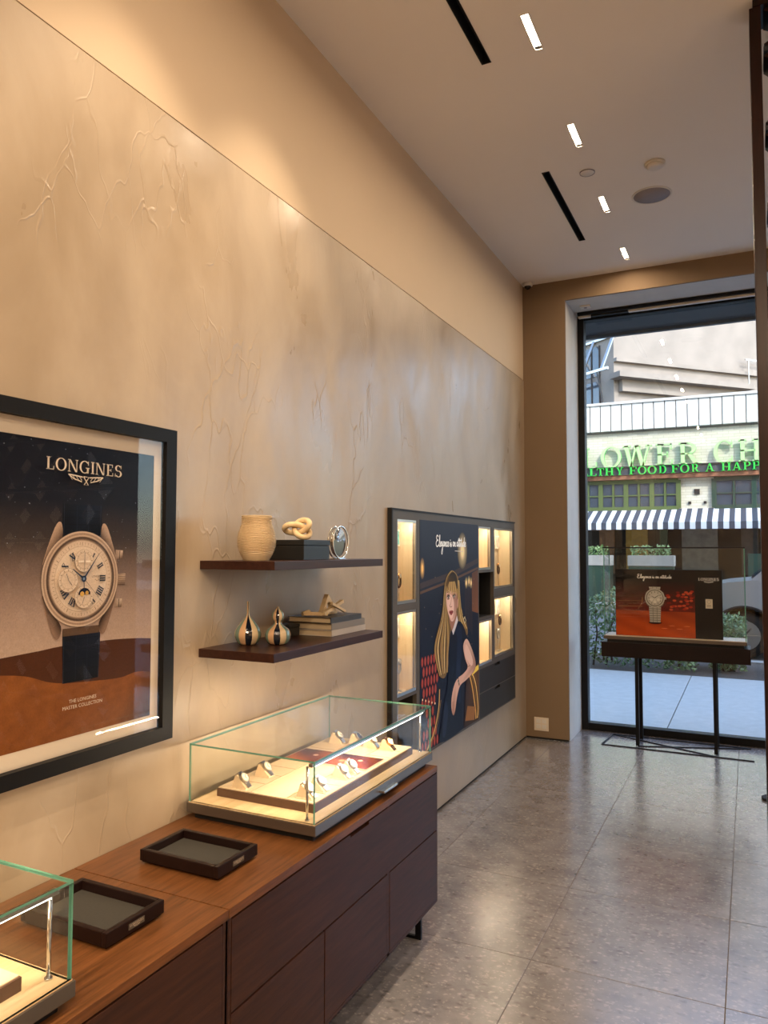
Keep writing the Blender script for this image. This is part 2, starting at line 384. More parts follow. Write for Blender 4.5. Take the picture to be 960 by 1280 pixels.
MT['grey_grille'] = M('grey_grille', '#8d878c', .7, var=.1, vs=400)
MT['screen_wood'] = wood('dark_screen_wood', '#190a08', '#2a130f', .35, (10, 10, 1), .15)
MT['screen_board'] = M('dark_blue_board', '#262b36', .4, var=.1)
MT['print'] = printmat('printed_sheet', .4)
MT['print_grain'] = printmat('printed_sheet_grain', .4, .10, 260)
MT['print_lit'] = printmat('lightbox_print', .45, .04, 120, emit=.2)
# ------------------------------------------------------------------ flat print helper (layers of coloured polygons on a sheet)
def mix(a, b, t):
    a, b = lin(a), lin(b); return tuple(a[i] * (1 - t) + b[i] * t for i in range(3))

def spline(pts, n=6, closed=True):
    out = []; N = len(pts)
    for i in range(N if closed else N - 1):
        g = (lambda k: pts[k % N]) if closed else (lambda k: pts[min(max(k, 0), N - 1)])
        p0, p1, p2, p3 = g(i - 1), g(i), g(i + 1), g(i + 2)
        for k in range(n):
            t = k / n
            out.append(tuple(.5 * (2 * p1[j] + (p2[j] - p0[j]) * t + (2 * p0[j] - 5 * p1[j] + 4 * p2[j] - p3[j]) * t * t + (3 * p1[j] - p0[j] - 3 * p2[j] + p3[j]) * t ** 3) for j in range(len(p1))))
    if not closed: out.append(tuple(pts[-1]))
    return out

def ell(cx, cy, rx, ry=None, n=32, a0=0, a1=2 * pi):
    ry = rx if ry is None else ry; full = abs(a1 - a0 - 2 * pi) < 1e-6
    return [(cx + rx * cos(a0 + (a1 - a0) * k / (n if full else n - 1)), cy + ry * sin(a0 + (a1 - a0) * k / (n if full else n - 1))) for k in range(n)]

def strip_quads(pts, w):
    """quads that thicken a polyline; w is a width or a list"""
    ws = w if isinstance(w, (list, tuple)) else [w] * len(pts); L = []; Rr = []
    for i, p in enumerate(pts):
        a = pts[max(i - 1, 0)]; b = pts[min(i + 1, len(pts) - 1)]; dx, dy = b[0] - a[0], b[1] - a[1]; d = sqrt(dx * dx + dy * dy) or 1
        nx, ny = -dy / d, dx / d; L.append((p[0] + nx * ws[i] / 2, p[1] + ny * ws[i] / 2)); Rr.append((p[0] - nx * ws[i] / 2, p[1] - ny * ws[i] / 2))
    return [[Rr[i], Rr[i + 1], L[i + 1], L[i]] for i in range(len(pts) - 1)]

class Canvas:
    def __init__(s, org, U, V, N, eps=5e-5):
        s.o, s.U, s.V, s.N, s.e = Vector(org), Vector(U), Vector(V), Vector(N), eps; s.v = []; s.f = []; s.c = []; s.k = 0
    def lay(s): s.k += 1; return s
    def poly(s, pts, col, new=True):
        if new: s.k += 1
        b = len(s.v); per = isinstance(col, list)
        for i, p in enumerate(pts):
            s.v.append(s.o + s.U * p[0] + s.V * p[1] + s.N * (s.k * s.e)); s.c.append((*lin(col[i] if per else col), 1))
        s.f.append(tuple(range(b, b + len(pts)))); return s
    def rect(s, u0, u1, v0, v1, col): return s.poly([(u0, v0), (u1, v0), (u1, v1), (u0, v1)], col)
    def grid(s, u0, u1, v0, v1, nu, nv, fn):
        s.k += 1; b = len(s.v)
        for j in range(nv + 1):
            for i in range(nu + 1):
                u = u0 + (u1 - u0) * i / nu; v = v0 + (v1 - v0) * j / nv
                s.v.append(s.o + s.U * u + s.V * v + s.N * (s.k * s.e)); s.c.append((*lin(fn(u, v)), 1))
        for j in range(nv):
            for i in range(nu): q = b + j * (nu + 1) + i; s.f.append((q, q + 1, q + nu + 2, q + nu + 1))
        return s
    def rings(s, cx, cy, stops, n=40, sx=1.0, sy=1.0):
        """concentric rings (radius, colour) outside in, blended between neighbours"""
        s.k += 1
        for (ra, ca), (rb, cb) in zip(stops, stops[1:]):
            b = len(s.v)
            for k in range(n):
                a = 2 * pi * k / n
                for r, c in ((ra, ca), (rb, cb)):
                    s.v.append(s.o + s.U * (cx + r * sx * cos(a)) + s.V * (cy + r * sy * sin(a)) + s.N * (s.k * s.e)); s.c.append((*lin(c), 1))
            for k in range(n):
                i, j = b + 2 * k, b + 2 * ((k + 1) % n); s.f.append((i, j, j + 1, i + 1))
        return s
    def disc(s, cx, cy, r, col, n=32, sy=1.0): return s.poly(ell(cx, cy, r, r * sy, n), col)
    def line(s, pts, w, col):
        s.k += 1
        for q in strip_quads(pts, w): s.poly(q, col, new=False)
        return s
    def quads(s, qs, col):
        s.k += 1
        for q in qs: s.poly(q, col, new=False)
        return s
    def build(s, name, mat, parent, label=None):
        o0 = ORG.get(parent.name, Vector((0, 0, 0))); me = bpy.data.meshes.new(name)
        me.from_pydata([tuple(p - o0) for p in s.v], [], s.f); me.materials.append(mat)
        at = me.color_attributes.new('Col', 'FLOAT_COLOR', 'POINT'); at.data.foreach_set('color', [x for c in s.c for x in c])
        o = bpy.data.objects.new(name, me); COL.objects.link(o); o.parent = parent
        if label: o['label'] = label
        return o

# ---- lettering: slab-serif capitals as convex pieces in a cap-height of 1
def serif(ch, t=.17, h=.065, sf=.09):
    def stem(x, y0=0.0, y1=1.0, w=None, s0=True, s1=True):
        w = w or t; q = [[(x, y0), (x + w, y0), (x + w, y1), (x, y1)]]
        if s0: q.append([(x - sf, y0), (x + w + sf, y0), (x + w + sf, y0 + h), (x - sf, y0 + h)])
        if s1: q.append([(x - sf, y1 - h), (x + w + sf, y1 - h), (x + w + sf, y1), (x - sf, y1)])
        return q
    def ring(cx, cy, rx, ry, a0=0.0, a1=360.0, n=22, tt=None):
        tt = tt or t; out = []
        for k in range(n):
            q = []
            for a, inner in ((k, 0), (k + 1, 0), (k + 1, 1), (k, 1)):
                an = radians(a0 + (a1 - a0) * a / n); q.append((cx + (rx - inner * tt) * cos(an), cy + (ry - inner * h) * sin(an)))
            out.append(q)
        return out
    def diag(x0, y0, x1, y1, w): return [[(x0, y0), (x0 + w, y0), (x1 + w, y1), (x1, y1)]]
    def hb(x0, x1, y, hh=None): hh = hh or h; return [[(x0, y), (x1, y), (x1, y + hh), (x0, y + hh)]]
    def tick(x, y0, y1, w=.06): return [[(x, y0), (x + w, y0), (x + w, y1), (x, y1)]]
    s = sf
    if ch == 'I': return stem(s), t + 2 * s
    if ch == 'L': return stem(s) + hb(s, .68, 0) + tick(.62, 0, .3), .70
    if ch == 'E': return stem(s) + hb(s, .70, 0) + tick(.64, 0, .28) + hb(s, .66, 1 - h) + tick(.60, .74, 1) + hb(s, .5, .47) + tick(.46, .38, .63, .05), .74
    if ch == 'F': return stem(s) + hb(s, .68, 1 - h) + tick(.62, .72, 1) + hb(s, .5, .47) + tick(.46, .38, .63, .05), .70
    if ch == 'H': return stem(s) + stem(.66) + hb(s, .7, .47), .92
    if ch == 'N': return stem(s, w=h * 1.1, s1=False) + hb(0, .22, 1 - h) + diag(.70, 0, .08, 1, t) + stem(.80, w=h * 1.1, s0=False), .98
    if ch == 'O': return ring(.5, .5, .5, .52), 1.0
    if ch == 'C': return ring(.5, .5, .5, .52, 42, 318) + tick(.82, .66, 1.0) + tick(.82, .02, .30), .92
    if ch == 'G': return ring(.5, .5, .5, .52, 42, 322) + tick(.82, .66, 1.0) + [[(.72, 0), (.72 + t, 0), (.72 + t, .44), (.72, .44)]] + hb(.60, .98, .40), 1.0
    if ch == 'D': return stem(s) + ring(.40, .5, .5, .5, -90, 90) + hb(s, .42, 0) + hb(s, .42, 1 - h), .94
    if ch == 'P': return stem(s) + ring(.38, .73, .34, .27, -90, 90) + hb(s, .40, 1 - h) + hb(s, .40, .46), .76
    if ch == 'R': return stem(s) + ring(.38, .73, .34, .27, -90, 90) + hb(s, .40, 1 - h) + hb(s, .40, .46) + diag(.66, 0, .34, .5, t) + hb(.62, .92, 0), .90
    if ch == 'T': return stem(.34, s1=False) + hb(0, .85, 1 - h) + tick(0, .72, 1) + tick(.79, .72, 1), .87
    if ch == 'A': return diag(.10, 0, .42, 1, h * 1.2) + diag(.72, 0, .40, 1, t) + hb(.22, .7, .30) + hb(0, .28, 0) + hb(.62, 1.0, 0), 1.0
    if ch == 'W': return diag(.26, 0, .06, 1, t) + diag(.30, 0, .52, 1, h * 1.2) + diag(.74, 0, .50, 1, t) + diag(.78, 0, 1.02, 1, h * 1.2) + hb(0, .34, 1 - h) + hb(.44, .74, 1 - h) + hb(.92, 1.2, 1 - h), 1.2
    if ch == 'Y': return stem(.36, 0, .5, s1=False) + diag(.36, .45, .06, 1, t) + diag(.44, .45, .72, 1, h * 1.2) + hb(0, .32, 1 - h) + hb(.62, .92, 1 - h), .90
    if ch == 'S': 
        up = ring(.40, .745, .34, .275, 30, 270, 16); lo = ring(.42, .27, .36, .29, -150, 90, 16)
        return up + lo + tick(.66, .72, 1.0) + tick(.05, 0, .28), .82
    return [], .42

def serif_text(txt, height, width=None, space=.12, **kw):
    """returns [(char, [quads])], scaled to height and (optionally) total width, starting at u=0"""
    out = []; x = 0
    for ch in txt:
        q, w = serif(ch, **kw); out.append((ch, q, x)); x += w + space
    x -= space; sx = height if width is None else width / x
    return [(ch, [[((p[0] + x0) * sx, p[1] * height) for p in f] for f in q]) for ch, q, x0 in out if q], x * sx

# ---- handwriting for the slogan, each letter a pen path in an x-height of 1
SCRIPT = {
 'E': ([(1.1, 2.0), (.6, 2.3), (.25, 1.9), (.55, 1.35), (.95, 1.3), (.4, 1.15), (.1, .55), (.4, 0), (.95, .1), (1.3, .45)], 1.25),
 'l': ([(0, .1), (.35, .9), (.55, 2.1), (.4, 2.3), (.25, 1.4), (.2, .3), (.4, 0), (.6, .2)], .55),
 'e': ([(0, .35), (.4, .55), (.5, .85), (.25, .95), (.08, .5), (.25, .03), (.65, .25)], .6),
 'g': ([(.55, .85), (.3, 1.0), (.05, .5), (.25, .1), (.55, .7), (.55, -.6), (.3, -1.6), (.05, -1.2), (.5, -.2), (.85, .3)], .8),
 'a': ([(.55, .85), (.3, 1.0), (.05, .5), (.22, .05), (.5, .5), (.58, .9), (.55, .2), (.8, .15)], .72),
 'n': ([(0, .8), (.08, .9), (.12, 0), (.3, .75), (.5, .9), (.55, .1), (.8, .15)], .74),
 'c': ([(.5, .8), (.3, .98), (.06, .5), (.25, .03), (.6, .25)], .56),
 'i': ([(0, .3), (.15, .9), (.17, .1), (.4, .15)], .38),
 's': ([(0, .2), (.3, .95), (.25, .6), (.45, .3), (.25, .0), (.02, .12)], .55),
 't': ([(0, .3), (.25, 1.0), (.3, 1.9), (.2, .6), (.28, .05), (.55, .2)], .45),
 'u': ([(0, .9), (.1, .2), (.3, .05), (.52, .6), (.56, .9), (.58, .15), (.8, .2)], .76),
 'd': ([(.5, .85), (.28, 1.0), (.05, .5), (.22, .05), (.5, .5), (.68, 2.1), (.58, .2), (.82, .15)], .78),
 ' ': ([], .42)}

def script_text(cv, txt, u, v, width, xh, pen, col):
    tot = sum(SCRIPT[c][1] for c in txt); sx = width / tot; x = 0; cv.lay()
    for ch in txt:
        pts, w = SCRIPT[ch]
        if pts:
            pp = spline([(u + (x + p[0]) * sx, v + p[1] * xh) for p in pts], 4, False)
            for q in strip_quads(pp, pen): cv.poly(q, col, new=False)
            if ch == 'i': cv.poly(ell(u + (x + .25) * sx, v + 1.35 * xh, pen * .6, pen * .6, 8), col, new=False)
        x += w
    # crossbars of the t's
    x = 0
    for ch in txt:
        if ch == 't':
            for q in strip_quads([(u + (x - .05) * sx, v + 1.35 * xh), (u + (x + .6) * sx, v + 1.45 * xh)], pen): cv.poly(q, col, new=False)
        x += SCRIPT[ch][1]

def sans_mesh(txt, size):
    """(verts, faces) of plain sans lettering from the built-in font, left aligned on the baseline"""
    cu = bpy.data.curves.new('lettering', 'FONT'); cu.body = txt; cu.size = size; cu.resolution_u = 2
    o = bpy.data.objects.new('lettering', cu); COL.objects.link(o)
    dg = bpy.context.evaluated_depsgraph_get(); me = o.evaluated_get(dg).to_mesh()
    vs = [(v.co.x, v.co.y) for v in me.vertices]; fs = [tuple(p.vertices) for p in me.polygons]
    o.evaluated_get(dg).to_mesh_clear(); bpy.data.objects.remove(o); bpy.data.curves.remove(cu)
    return vs, fs

def sans(cv, txt, u, v, size, col, align='C'):
    vs, fs = sans_mesh(txt, size)
    if not vs: return
    w = max(p[0] for p in vs); off = -w / 2 if align == 'C' else 0; cv.lay()
    for f in fs: cv.poly([(u + off + vs[i][0], v + vs[i][1]) for i in f], col, new=False)

def winged_mark(cv, cx, cy, w, col):
    """winged hourglass mark under the brand name"""
    h = w * .22
    for s in (-1, 1):
        cv.line([(cx + s * .5 * w, cy + .5 * h), (cx + s * .3 * w, cy + .44 * h), (cx + s * .1 * w, cy + .35 * h)], w * .028, col)
        cv.line([(cx + s * .5 * w, cy + .5 * h), (cx + s * .34 * w, cy + .1 * h), (cx + s * .12 * w, cy - .15 * h)], w * .022, col)
        for k in range(4):
            t = .12 + k * .09; cv.line([(cx + s * (t + .08) * w, cy + .42 * h), (cx + s * t * w, cy - .02 * h)], w * .012, col)
    cv.line([(cx - .08 * w, cy + .4 * h), (cx + .08 * w, cy + .4 * h), (cx - .06 * w, cy - .45 * h), (cx + .06 * w, cy - .45 * h), (cx - .08 * w, cy + .4 * h)], w * .022, col)

def brand(cv, u0, u1, v0, hgt, col, wings=True):
    g, w = serif_text('LONGINES', hgt, u1 - u0)
    cv.lay()
    for ch, qs in g:
        for q in qs: cv.poly([(u0 + p[0], v0 + p[1]) for p in q], col, new=False)
    if wings: winged_mark(cv, (u0 + u1) / 2, v0 - hgt * .62, (u1 - u0) * .46, col)

# ------------------------------------------------------------------ the room
CEIL = 3.455; SEAM = 2.714; YB = 5.59; YW = 6.05; RX = 5.0; RY = -3.2
CAB = (3.19, 5.24, .357, 1.603)
def struct(o): o['kind'] = 'structure'; return o

w = MB().slab('x', (RY, YB), (.014, SEAM), (-.25, 0), [CAB])
wl_ = struct(w.build('wall_left', MT['plaster'], org=(0, 0, 0)))
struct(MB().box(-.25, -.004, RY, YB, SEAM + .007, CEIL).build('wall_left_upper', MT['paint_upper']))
struct(MB().box(-.25, -.012, RY, YB, SEAM, SEAM + .007).build('trim_1', MT['matte_black']))
struct(MB().box(-.25, -.008, RY, YB, 0, .014).build('base_shadow_left', MT['matte_black']))  # black strip colours in the shade of the recessed base gap
# front wall with the window reveal: pier, header, right pier
WX0, WX1, WTOP = .322, 4.7, 3.30
def front_mesh():
    b = MB()
    b.box(-.25, WX0, YB, YB + .02, .014, CEIL, 0); b.box(WX0, WX1, YB, YB + .02, WTOP, CEIL, 0); b.box(WX1, RX, YB, YB + .02, .014, CEIL, 0)
    return b
struct(front_mesh().build('wall_front', MT['paint_tan_shaded']))
b = MB(); b.box(-.25, WX0, YB + .02, 6.25, .0, CEIL); b.box(WX0, WX1, YB + .02, 6.25, WTOP, CEIL); b.box(WX1, RX, YB + .02, 6.25, 0, CEIL)
struct(b.build('wall_front_reveal', MT['paint_daylit']))
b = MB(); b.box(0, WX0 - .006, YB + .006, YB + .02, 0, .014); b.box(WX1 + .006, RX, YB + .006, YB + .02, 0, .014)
struct(b.build('base_shadow_front', MT['matte_black']))  # same black strips for the shaded base gap along the front wall
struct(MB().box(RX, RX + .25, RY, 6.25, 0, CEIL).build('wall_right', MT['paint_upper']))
struct(MB().box(-.25, RX + .25, RY - .25, RY, 0, CEIL).build('wall_back', MT['paint_tan_shaded']))

# ceiling with real slots cut for lamps and the black track channels
LX = .808; LY = [2.813 + .818 * k for k in range(-4, 4)]
LX2 = 3.1; LX3 = 1.954; LY = [2.813 + .818 * k for k in range(-7, 4)]; LYN = [y for y in LY if y < 0]  # second and middle rows are unseen, added to light the room
holes = [(LX - .016, LX + .016, y - .112, y + .112) for y in LY] + [(LX3 - .016, LX3 + .016, y - .112, y + .112) for y in LYN] + [(LX2 - .016, LX2 + .016, y - .112, y + .112) for y in LY]
SLOTS = [(.570, .606, 1.30, 2.912), (.570, .606, 3.922, 4.910), (.570, .606, -.6, .40)] + [(4.394, 4.430, y, y + 1.0) for y in (-2.8, -1.4, 0.0, 1.4, 2.8)]  # console-end and opposite-wall slots are unseen, added for warm light
holes += SLOTS
struct(MB().slab('z', (-.25, RX + .25), (RY - .25, 6.25), (CEIL, CEIL + .06), holes).build('ceiling', MT['ceiling']))

# stone floor, every tile its own piece
fl_ = MB().box(-.25, RX + .25, RY - .25, 6.25, -.12, -.0015)
floor = struct(fl_.build('floor', MT['grout'], org=(0, 0, 0)))
TX0, TY0, TP = .2245, 2.600, .6095
tile_cache = {}
def tile(x0, x1, y0, y1):
    key = (round(x1 - x0, 4), round(y1 - y0, 4))
    if key not in tile_cache:
        o = MB().bbox(-key[0] / 2, key[0] / 2, -key[1] / 2, key[1] / 2, -.0014, 0, .0006).build('tile', MT['stone'], floor, local=True); tile_cache[key] = o
    else:
        o = tile_cache[key].copy(); COL.objects.link(o); o.parent = floor
    o.location = ((x0 + x1) / 2, (y0 + y1) / 2, 0)
G = .0014
xs = [0.0] + [TX0 + TP * k for k in range(0, 9) if TX0 + TP * k < RX - .05] + [RX]
ys = [y for y in [TY0 + TP * k for k in range(-9, 7)] if RY < y < 6.2]; ys = [RY] + ys + [6.16]
for i in range(len(xs) - 1):
    for j in range(len(ys) - 1):
        tile(xs[i] + G, xs[i + 1] - G, ys[j] + G, ys[j + 1] - G) if ys[j] < 5.5 or xs[i] > .2 else None

# ------------------------------------------------------------------ shop window
win = empty('window_1', (WX0, YW, 0), kind='structure')
def winpart(name, m, *a, **k): return box(name, m, win, *a, **k)
FY0, FY1 = 6.04, 6.13
winpart('frame_stile', MT['black'], WX0, WX0 + .05, FY0, FY1, .0, WTOP, .003)
winpart('frame_stile', MT['black'], 2.30, 2.36, FY0, FY1, .055, WTOP - .06, .003)
winpart('frame_stile', MT['black'], WX1 - .05, WX1, FY0, FY1, .0, WTOP, .003)
winpart('frame_sill', MT['black'], WX0 + .05, WX1 - .05, FY0, FY1, 0.0, .055, .003)
winpart('frame_head', MT['black'], WX0 + .05, WX1 - .05, FY0, FY1, WTOP - .04, WTOP, .003)
for a, c in ((WX0 + .05, 2.30), (2.36, WX1 - .05)):
    winpart('pane', MT['wglass'], a + .001, c - .001, 6.08, 6.088, .056, WTOP - .041)

tr_ = empty('blind_track', (1.5, 5.95, 3.262), 'black blind track with pale roller sections under the window head', 'blind track')
box('track', MT['black'], tr_, .345, 4.6, 5.925, 5.955, 3.275, 3.299, .002)
for a, c in ((.345, .44), (.73, 1.62), (1.75, 3.0), (3.1, 4.6)):
    box('roller_section', MT['white'], tr_, a, c, 5.962, 5.995, 3.262, 3.290, .003)
box('motor_section', MT['matte_black'], tr_, .445, .725, 5.96, 5.997, 3.264, 3.290, .003)
se = empty('reveal_sensor', (.43, 5.80, 3.292), 'small square white sensor under the window head', 'sensor')
box('housing', MT['white'], se, .395, .475, 5.77, 5.83, 3.288, 3.2995, .002)
MB().cyl((.435, 5.80, 3.2875), (.435, 5.80, 3.284), .012).build('sensor_eye', MT['grey_grille'], se)

ou = empty('wall_outlet', (.116, YB, .064), 'pale wall outlet plate low on the tan pier', 'outlet')
box('plate', MT['offwhite'], ou, .062, .170, YB - .006, YB, .062, .160, .002)
for z0 in (.078, .118):
    box('socket', MT['white'], ou, .078, .112, YB - .008, YB - .006, z0, z0 + .03, .001); box('socket', MT['white'], ou, .120, .154, YB - .008, YB - .006, z0, z0 + .03, .001)
# ------------------------------------------------------------------ outside: our own building above, canopy, pavement, street, buildings across
MT['concrete'] = M('pale_concrete', '#7b746d', .85, var=.12, vs=.9, bump=.2, bs=8)
MT['facade'] = M('our_facade_stone', '#9b948c', .8, var=.05)
MT['soffit'] = M('dark_canopy', '#22262b', .5, var=.1)
MT['pave'] = M('pavement_concrete', '#b4b6b4', .8, var=.06, vs=12, bump=.1, bs=90)
MT['asphalt'] = M('asphalt', '#5a5b5d', .9, var=.15, vs=40)
MT['mulch'] = M('mulch', '#4a423b', .95, var=.4, vs=60, bump=.5, bs=90)
MT['panel_white'] = M('white_metal_panel', '#c4c4bf', .5, var=.02)
MT['green_paint'] = M('olive_green_paint', '#4c5a2e', .5, var=.06)
MT['dark_green'] = M('dark_green_paint', '#20382a', .5, var=.08)
MT['dark_glass'] = M('dark_window_glass', '#39424c', .08, var=.2, vs=1.5, spec=.8)
MT['sign_green'] = M('sign_green', '#2fbf45', .45, var=.05)
MT['sign_face'] = M('sign_letter_face', '#a9d08c', .45, var=.06)
MT['tile_dark'] = M('dark_sign_band', '#3b3f48', .5, var=.1)
MT['copper'] = wood('soffit_boards', '#7a4f3c', '#9b6b52', .6, (1, 8, 8))
MT['leaf'] = M('hedge_leaf', '#4d6b3a', .5, var=.45, vs=14)
MT['leaf2'] = M('hedge_leaf_pale', '#7f9a66', .5, var=.3, vs=14)
MT['stucco'] = M('pale_stone_block', '#8f8d88', .8, var=.06)

def brickmat(name, c1, c2, mo, sc):
    m, n, l, b, out = newmat(name); vec = coords(n, l, (1, 1, 1), (radians(90), 0, 0))
    br = n.new('ShaderNodeTexBrick'); br.inputs['Scale'].default_value = sc; br.inputs['Color1'].default_value = (*lin(c1), 1); br.inputs['Color2'].default_value = (*lin(c2), 1)
    br.inputs['Mortar'].default_value = (*lin(mo), 1); br.inputs['Mortar Size'].default_value = .012; br.inputs['Brick Width'].default_value = .5; br.inputs['Row Height'].default_value = .14
    l.new(vec, br.inputs['Vector']); l.new(br.outputs['Color'], b.inputs['Base Color']); b.inputs['Roughness'].default_value = .85; return m
MT['brick'] = brickmat('painted_brick', '#c9c4b2', '#beb8a4', '#aea895', 1.6)

def stripemat(name, c1, c2, pitch):
    m, n, l, b, out = newmat(name); vec = coords(n, l); sp = n.new('ShaderNodeSeparateXYZ'); l.new(vec, sp.inputs[0])
    mm = n.new('ShaderNodeMath'); mm.operation = 'PINGPONG'; mm.inputs[1].default_value = pitch / 2; l.new(sp.outputs[0], mm.inputs[0])
    gt = n.new('ShaderNodeMath'); gt.operation = 'GREATER_THAN'; gt.inputs[1].default_value = pitch / 4; l.new(mm.outputs[0], gt.inputs[0])
    mx = n.new('ShaderNodeMix'); mx.data_type = 'RGBA'; mx.inputs[6].default_value = (*lin(c1), 1); mx.inputs[7].default_value = (*lin(c2), 1); l.new(gt.outputs[0], mx.inputs[0])
    l.new(mx.outputs[2], b.inputs['Base Color']); b.inputs['Roughness'].default_value = .8; return m
MT['awning'] = stripemat('striped_awning_cloth', '#343b47', '#c3c9cf', .30)

# our building above the shop, and an unseen block added to shade the street
b = MB(); b.box(-14, RX + .25, -12, 6.25, CEIL + .06, 15.5); b.box(-14, -.25, -12, 6.25, -.1, CEIL + .06); b.box(-.25, RX + .25, -12, RY - .25, -.1, CEIL + .06)
struct(b.build('wall_upper_storeys', MT['facade']))
b = MB(); b.box(19.4, 34, -40, 6.0, -.1, 22.2); struct(b.build('wall_shade_block', MT['facade']))
struct(MB().box(RX + .26, 9.2, -12, 6.25, -.1, -.012).build('side_pavement', MT['pave']))
cp = empty('entrance_canopy', (1, 6.25, 3.35), 'dark metal canopy over the pavement outside the window', 'canopy')
box('soffit', MT['soffit'], cp, -3, 8, 6.25, 6.86, 3.36, 3.50)
box('front_lip', M('canopy_lip', '#596169', .4, .5), cp, -3, 8, 6.86, 6.90, 3.335, 3.52)

pv = empty('pavement', (0, 6.25, -.1), kind='structure')
slabs = [-9 + 1.6 * k for k in range(14)]; off = .918 - slabs[6]
for k in range(13):
    box('paving_slab', MT['pave'], pv, slabs[k] + off + .004, slabs[k + 1] + off - .004, 6.255, 9.2, -.1, -.012, .004)
struct(MB().box(-12, 14, 9.2, 10.7, -.1, -.03).build('planting_bed', MT['mulch']))
struct(MB().box(-12, 14, 10.7, 10.9, -.2, -.02).build('kerb', MT['stucco']))
struct(MB().box(-60, 60, 6.2, 120, -.4, -.16).build('street', MT['asphalt']))
struct(MB().box(-25, 25, 20.2, 26, -.159, -.02).build('far_pavement', MT['pave']))

def leaves(n, x0, x1, y0, y1, z0, z1, size, seed, rnd=.5):
    r = random.Random(seed); b = MB()
    for _ in range(n):
        u, v, w = r.random(), r.random(), r.random()
        # keep leaves near the outer skin of a rounded box
        ax = r.choice((0, 1, 2, 2, 1)); q = [u, v, w]
        if ax == 2: q[2] = 1 - .25 * r.random() ** 2
        elif ax == 1: q[1] = (.22 * r.random() ** 2) if r.random() < .75 else 1 - .2 * r.random()
        else: q[0] = .1 * r.random() if r.random() < .5 else 1 - .1 * r.random()
        zt = 1 - rnd * .35 * (abs(2 * q[1] - 1) ** 3) - .15 * (sin(q[0] * 37 + seed) * .5 + .5)
        c = Vector((x0 + (x1 - x0) * q[0], y0 + (y1 - y0) * q[1], z0 + (z1 - z0) * q[2] * zt))
        d = Vector((r.uniform(-1, 1), r.uniform(-1, 1), r.uniform(-.3, 1))).normalized(); p = d.orthogonal().normalized(); s = size * r.uniform(.6, 1.3)
        b.add([c, c + d * s * .5 + p * s * .28, c + d * s, c + d * s * .5 - p * s * .28], [(0, 1, 2, 3)], 0 if r.random() < .7 else 1)
    return b
def hedge(x0, x1, y0, y1, h, n, seed, label):
    e = empty('clipped_hedge', ((x0 + x1) / 2, (y0 + y1) / 2, -.03), label, 'hedge')
    o = leaves(n * 3, x0, x1, y0, y1, .0, h, .048, seed).build('foliage', [MT['leaf'], MT['leaf2']], e, weld=False); o['kind'] = 'stuff'
    m = MB(); r = random.Random(seed)
    for _ in range(14):
        x = r.uniform(x0 + .1, x1 - .1); y = r.uniform(y0 + .15, y1 - .15); m.tube([(x, y, -.03), (x + r.uniform(-.1, .1), y, h * .4), (x + r.uniform(-.2, .2), y + r.uniform(-.1, .1), h * .75)], [.015, .011, .006], 5)
    m.build('stems', M('hedge_stem', '#4b3d30', .9), e)['kind'] = 'stuff'; return e
hedge(-2.6, .95, 9.45, 10.35, .92, 5200, 3, 'leafy green hedge between pavement and street, beyond the window post')
hedge(1.10, 1.46, 9.7, 10.3, .62, 1100, 5, 'low loose bush in the bed in front of the parked car')
hedge(2.6, 6.0, 9.45, 10.35, .85, 2600, 9, 'leafy hedge in the bed behind the dark lattice screen')

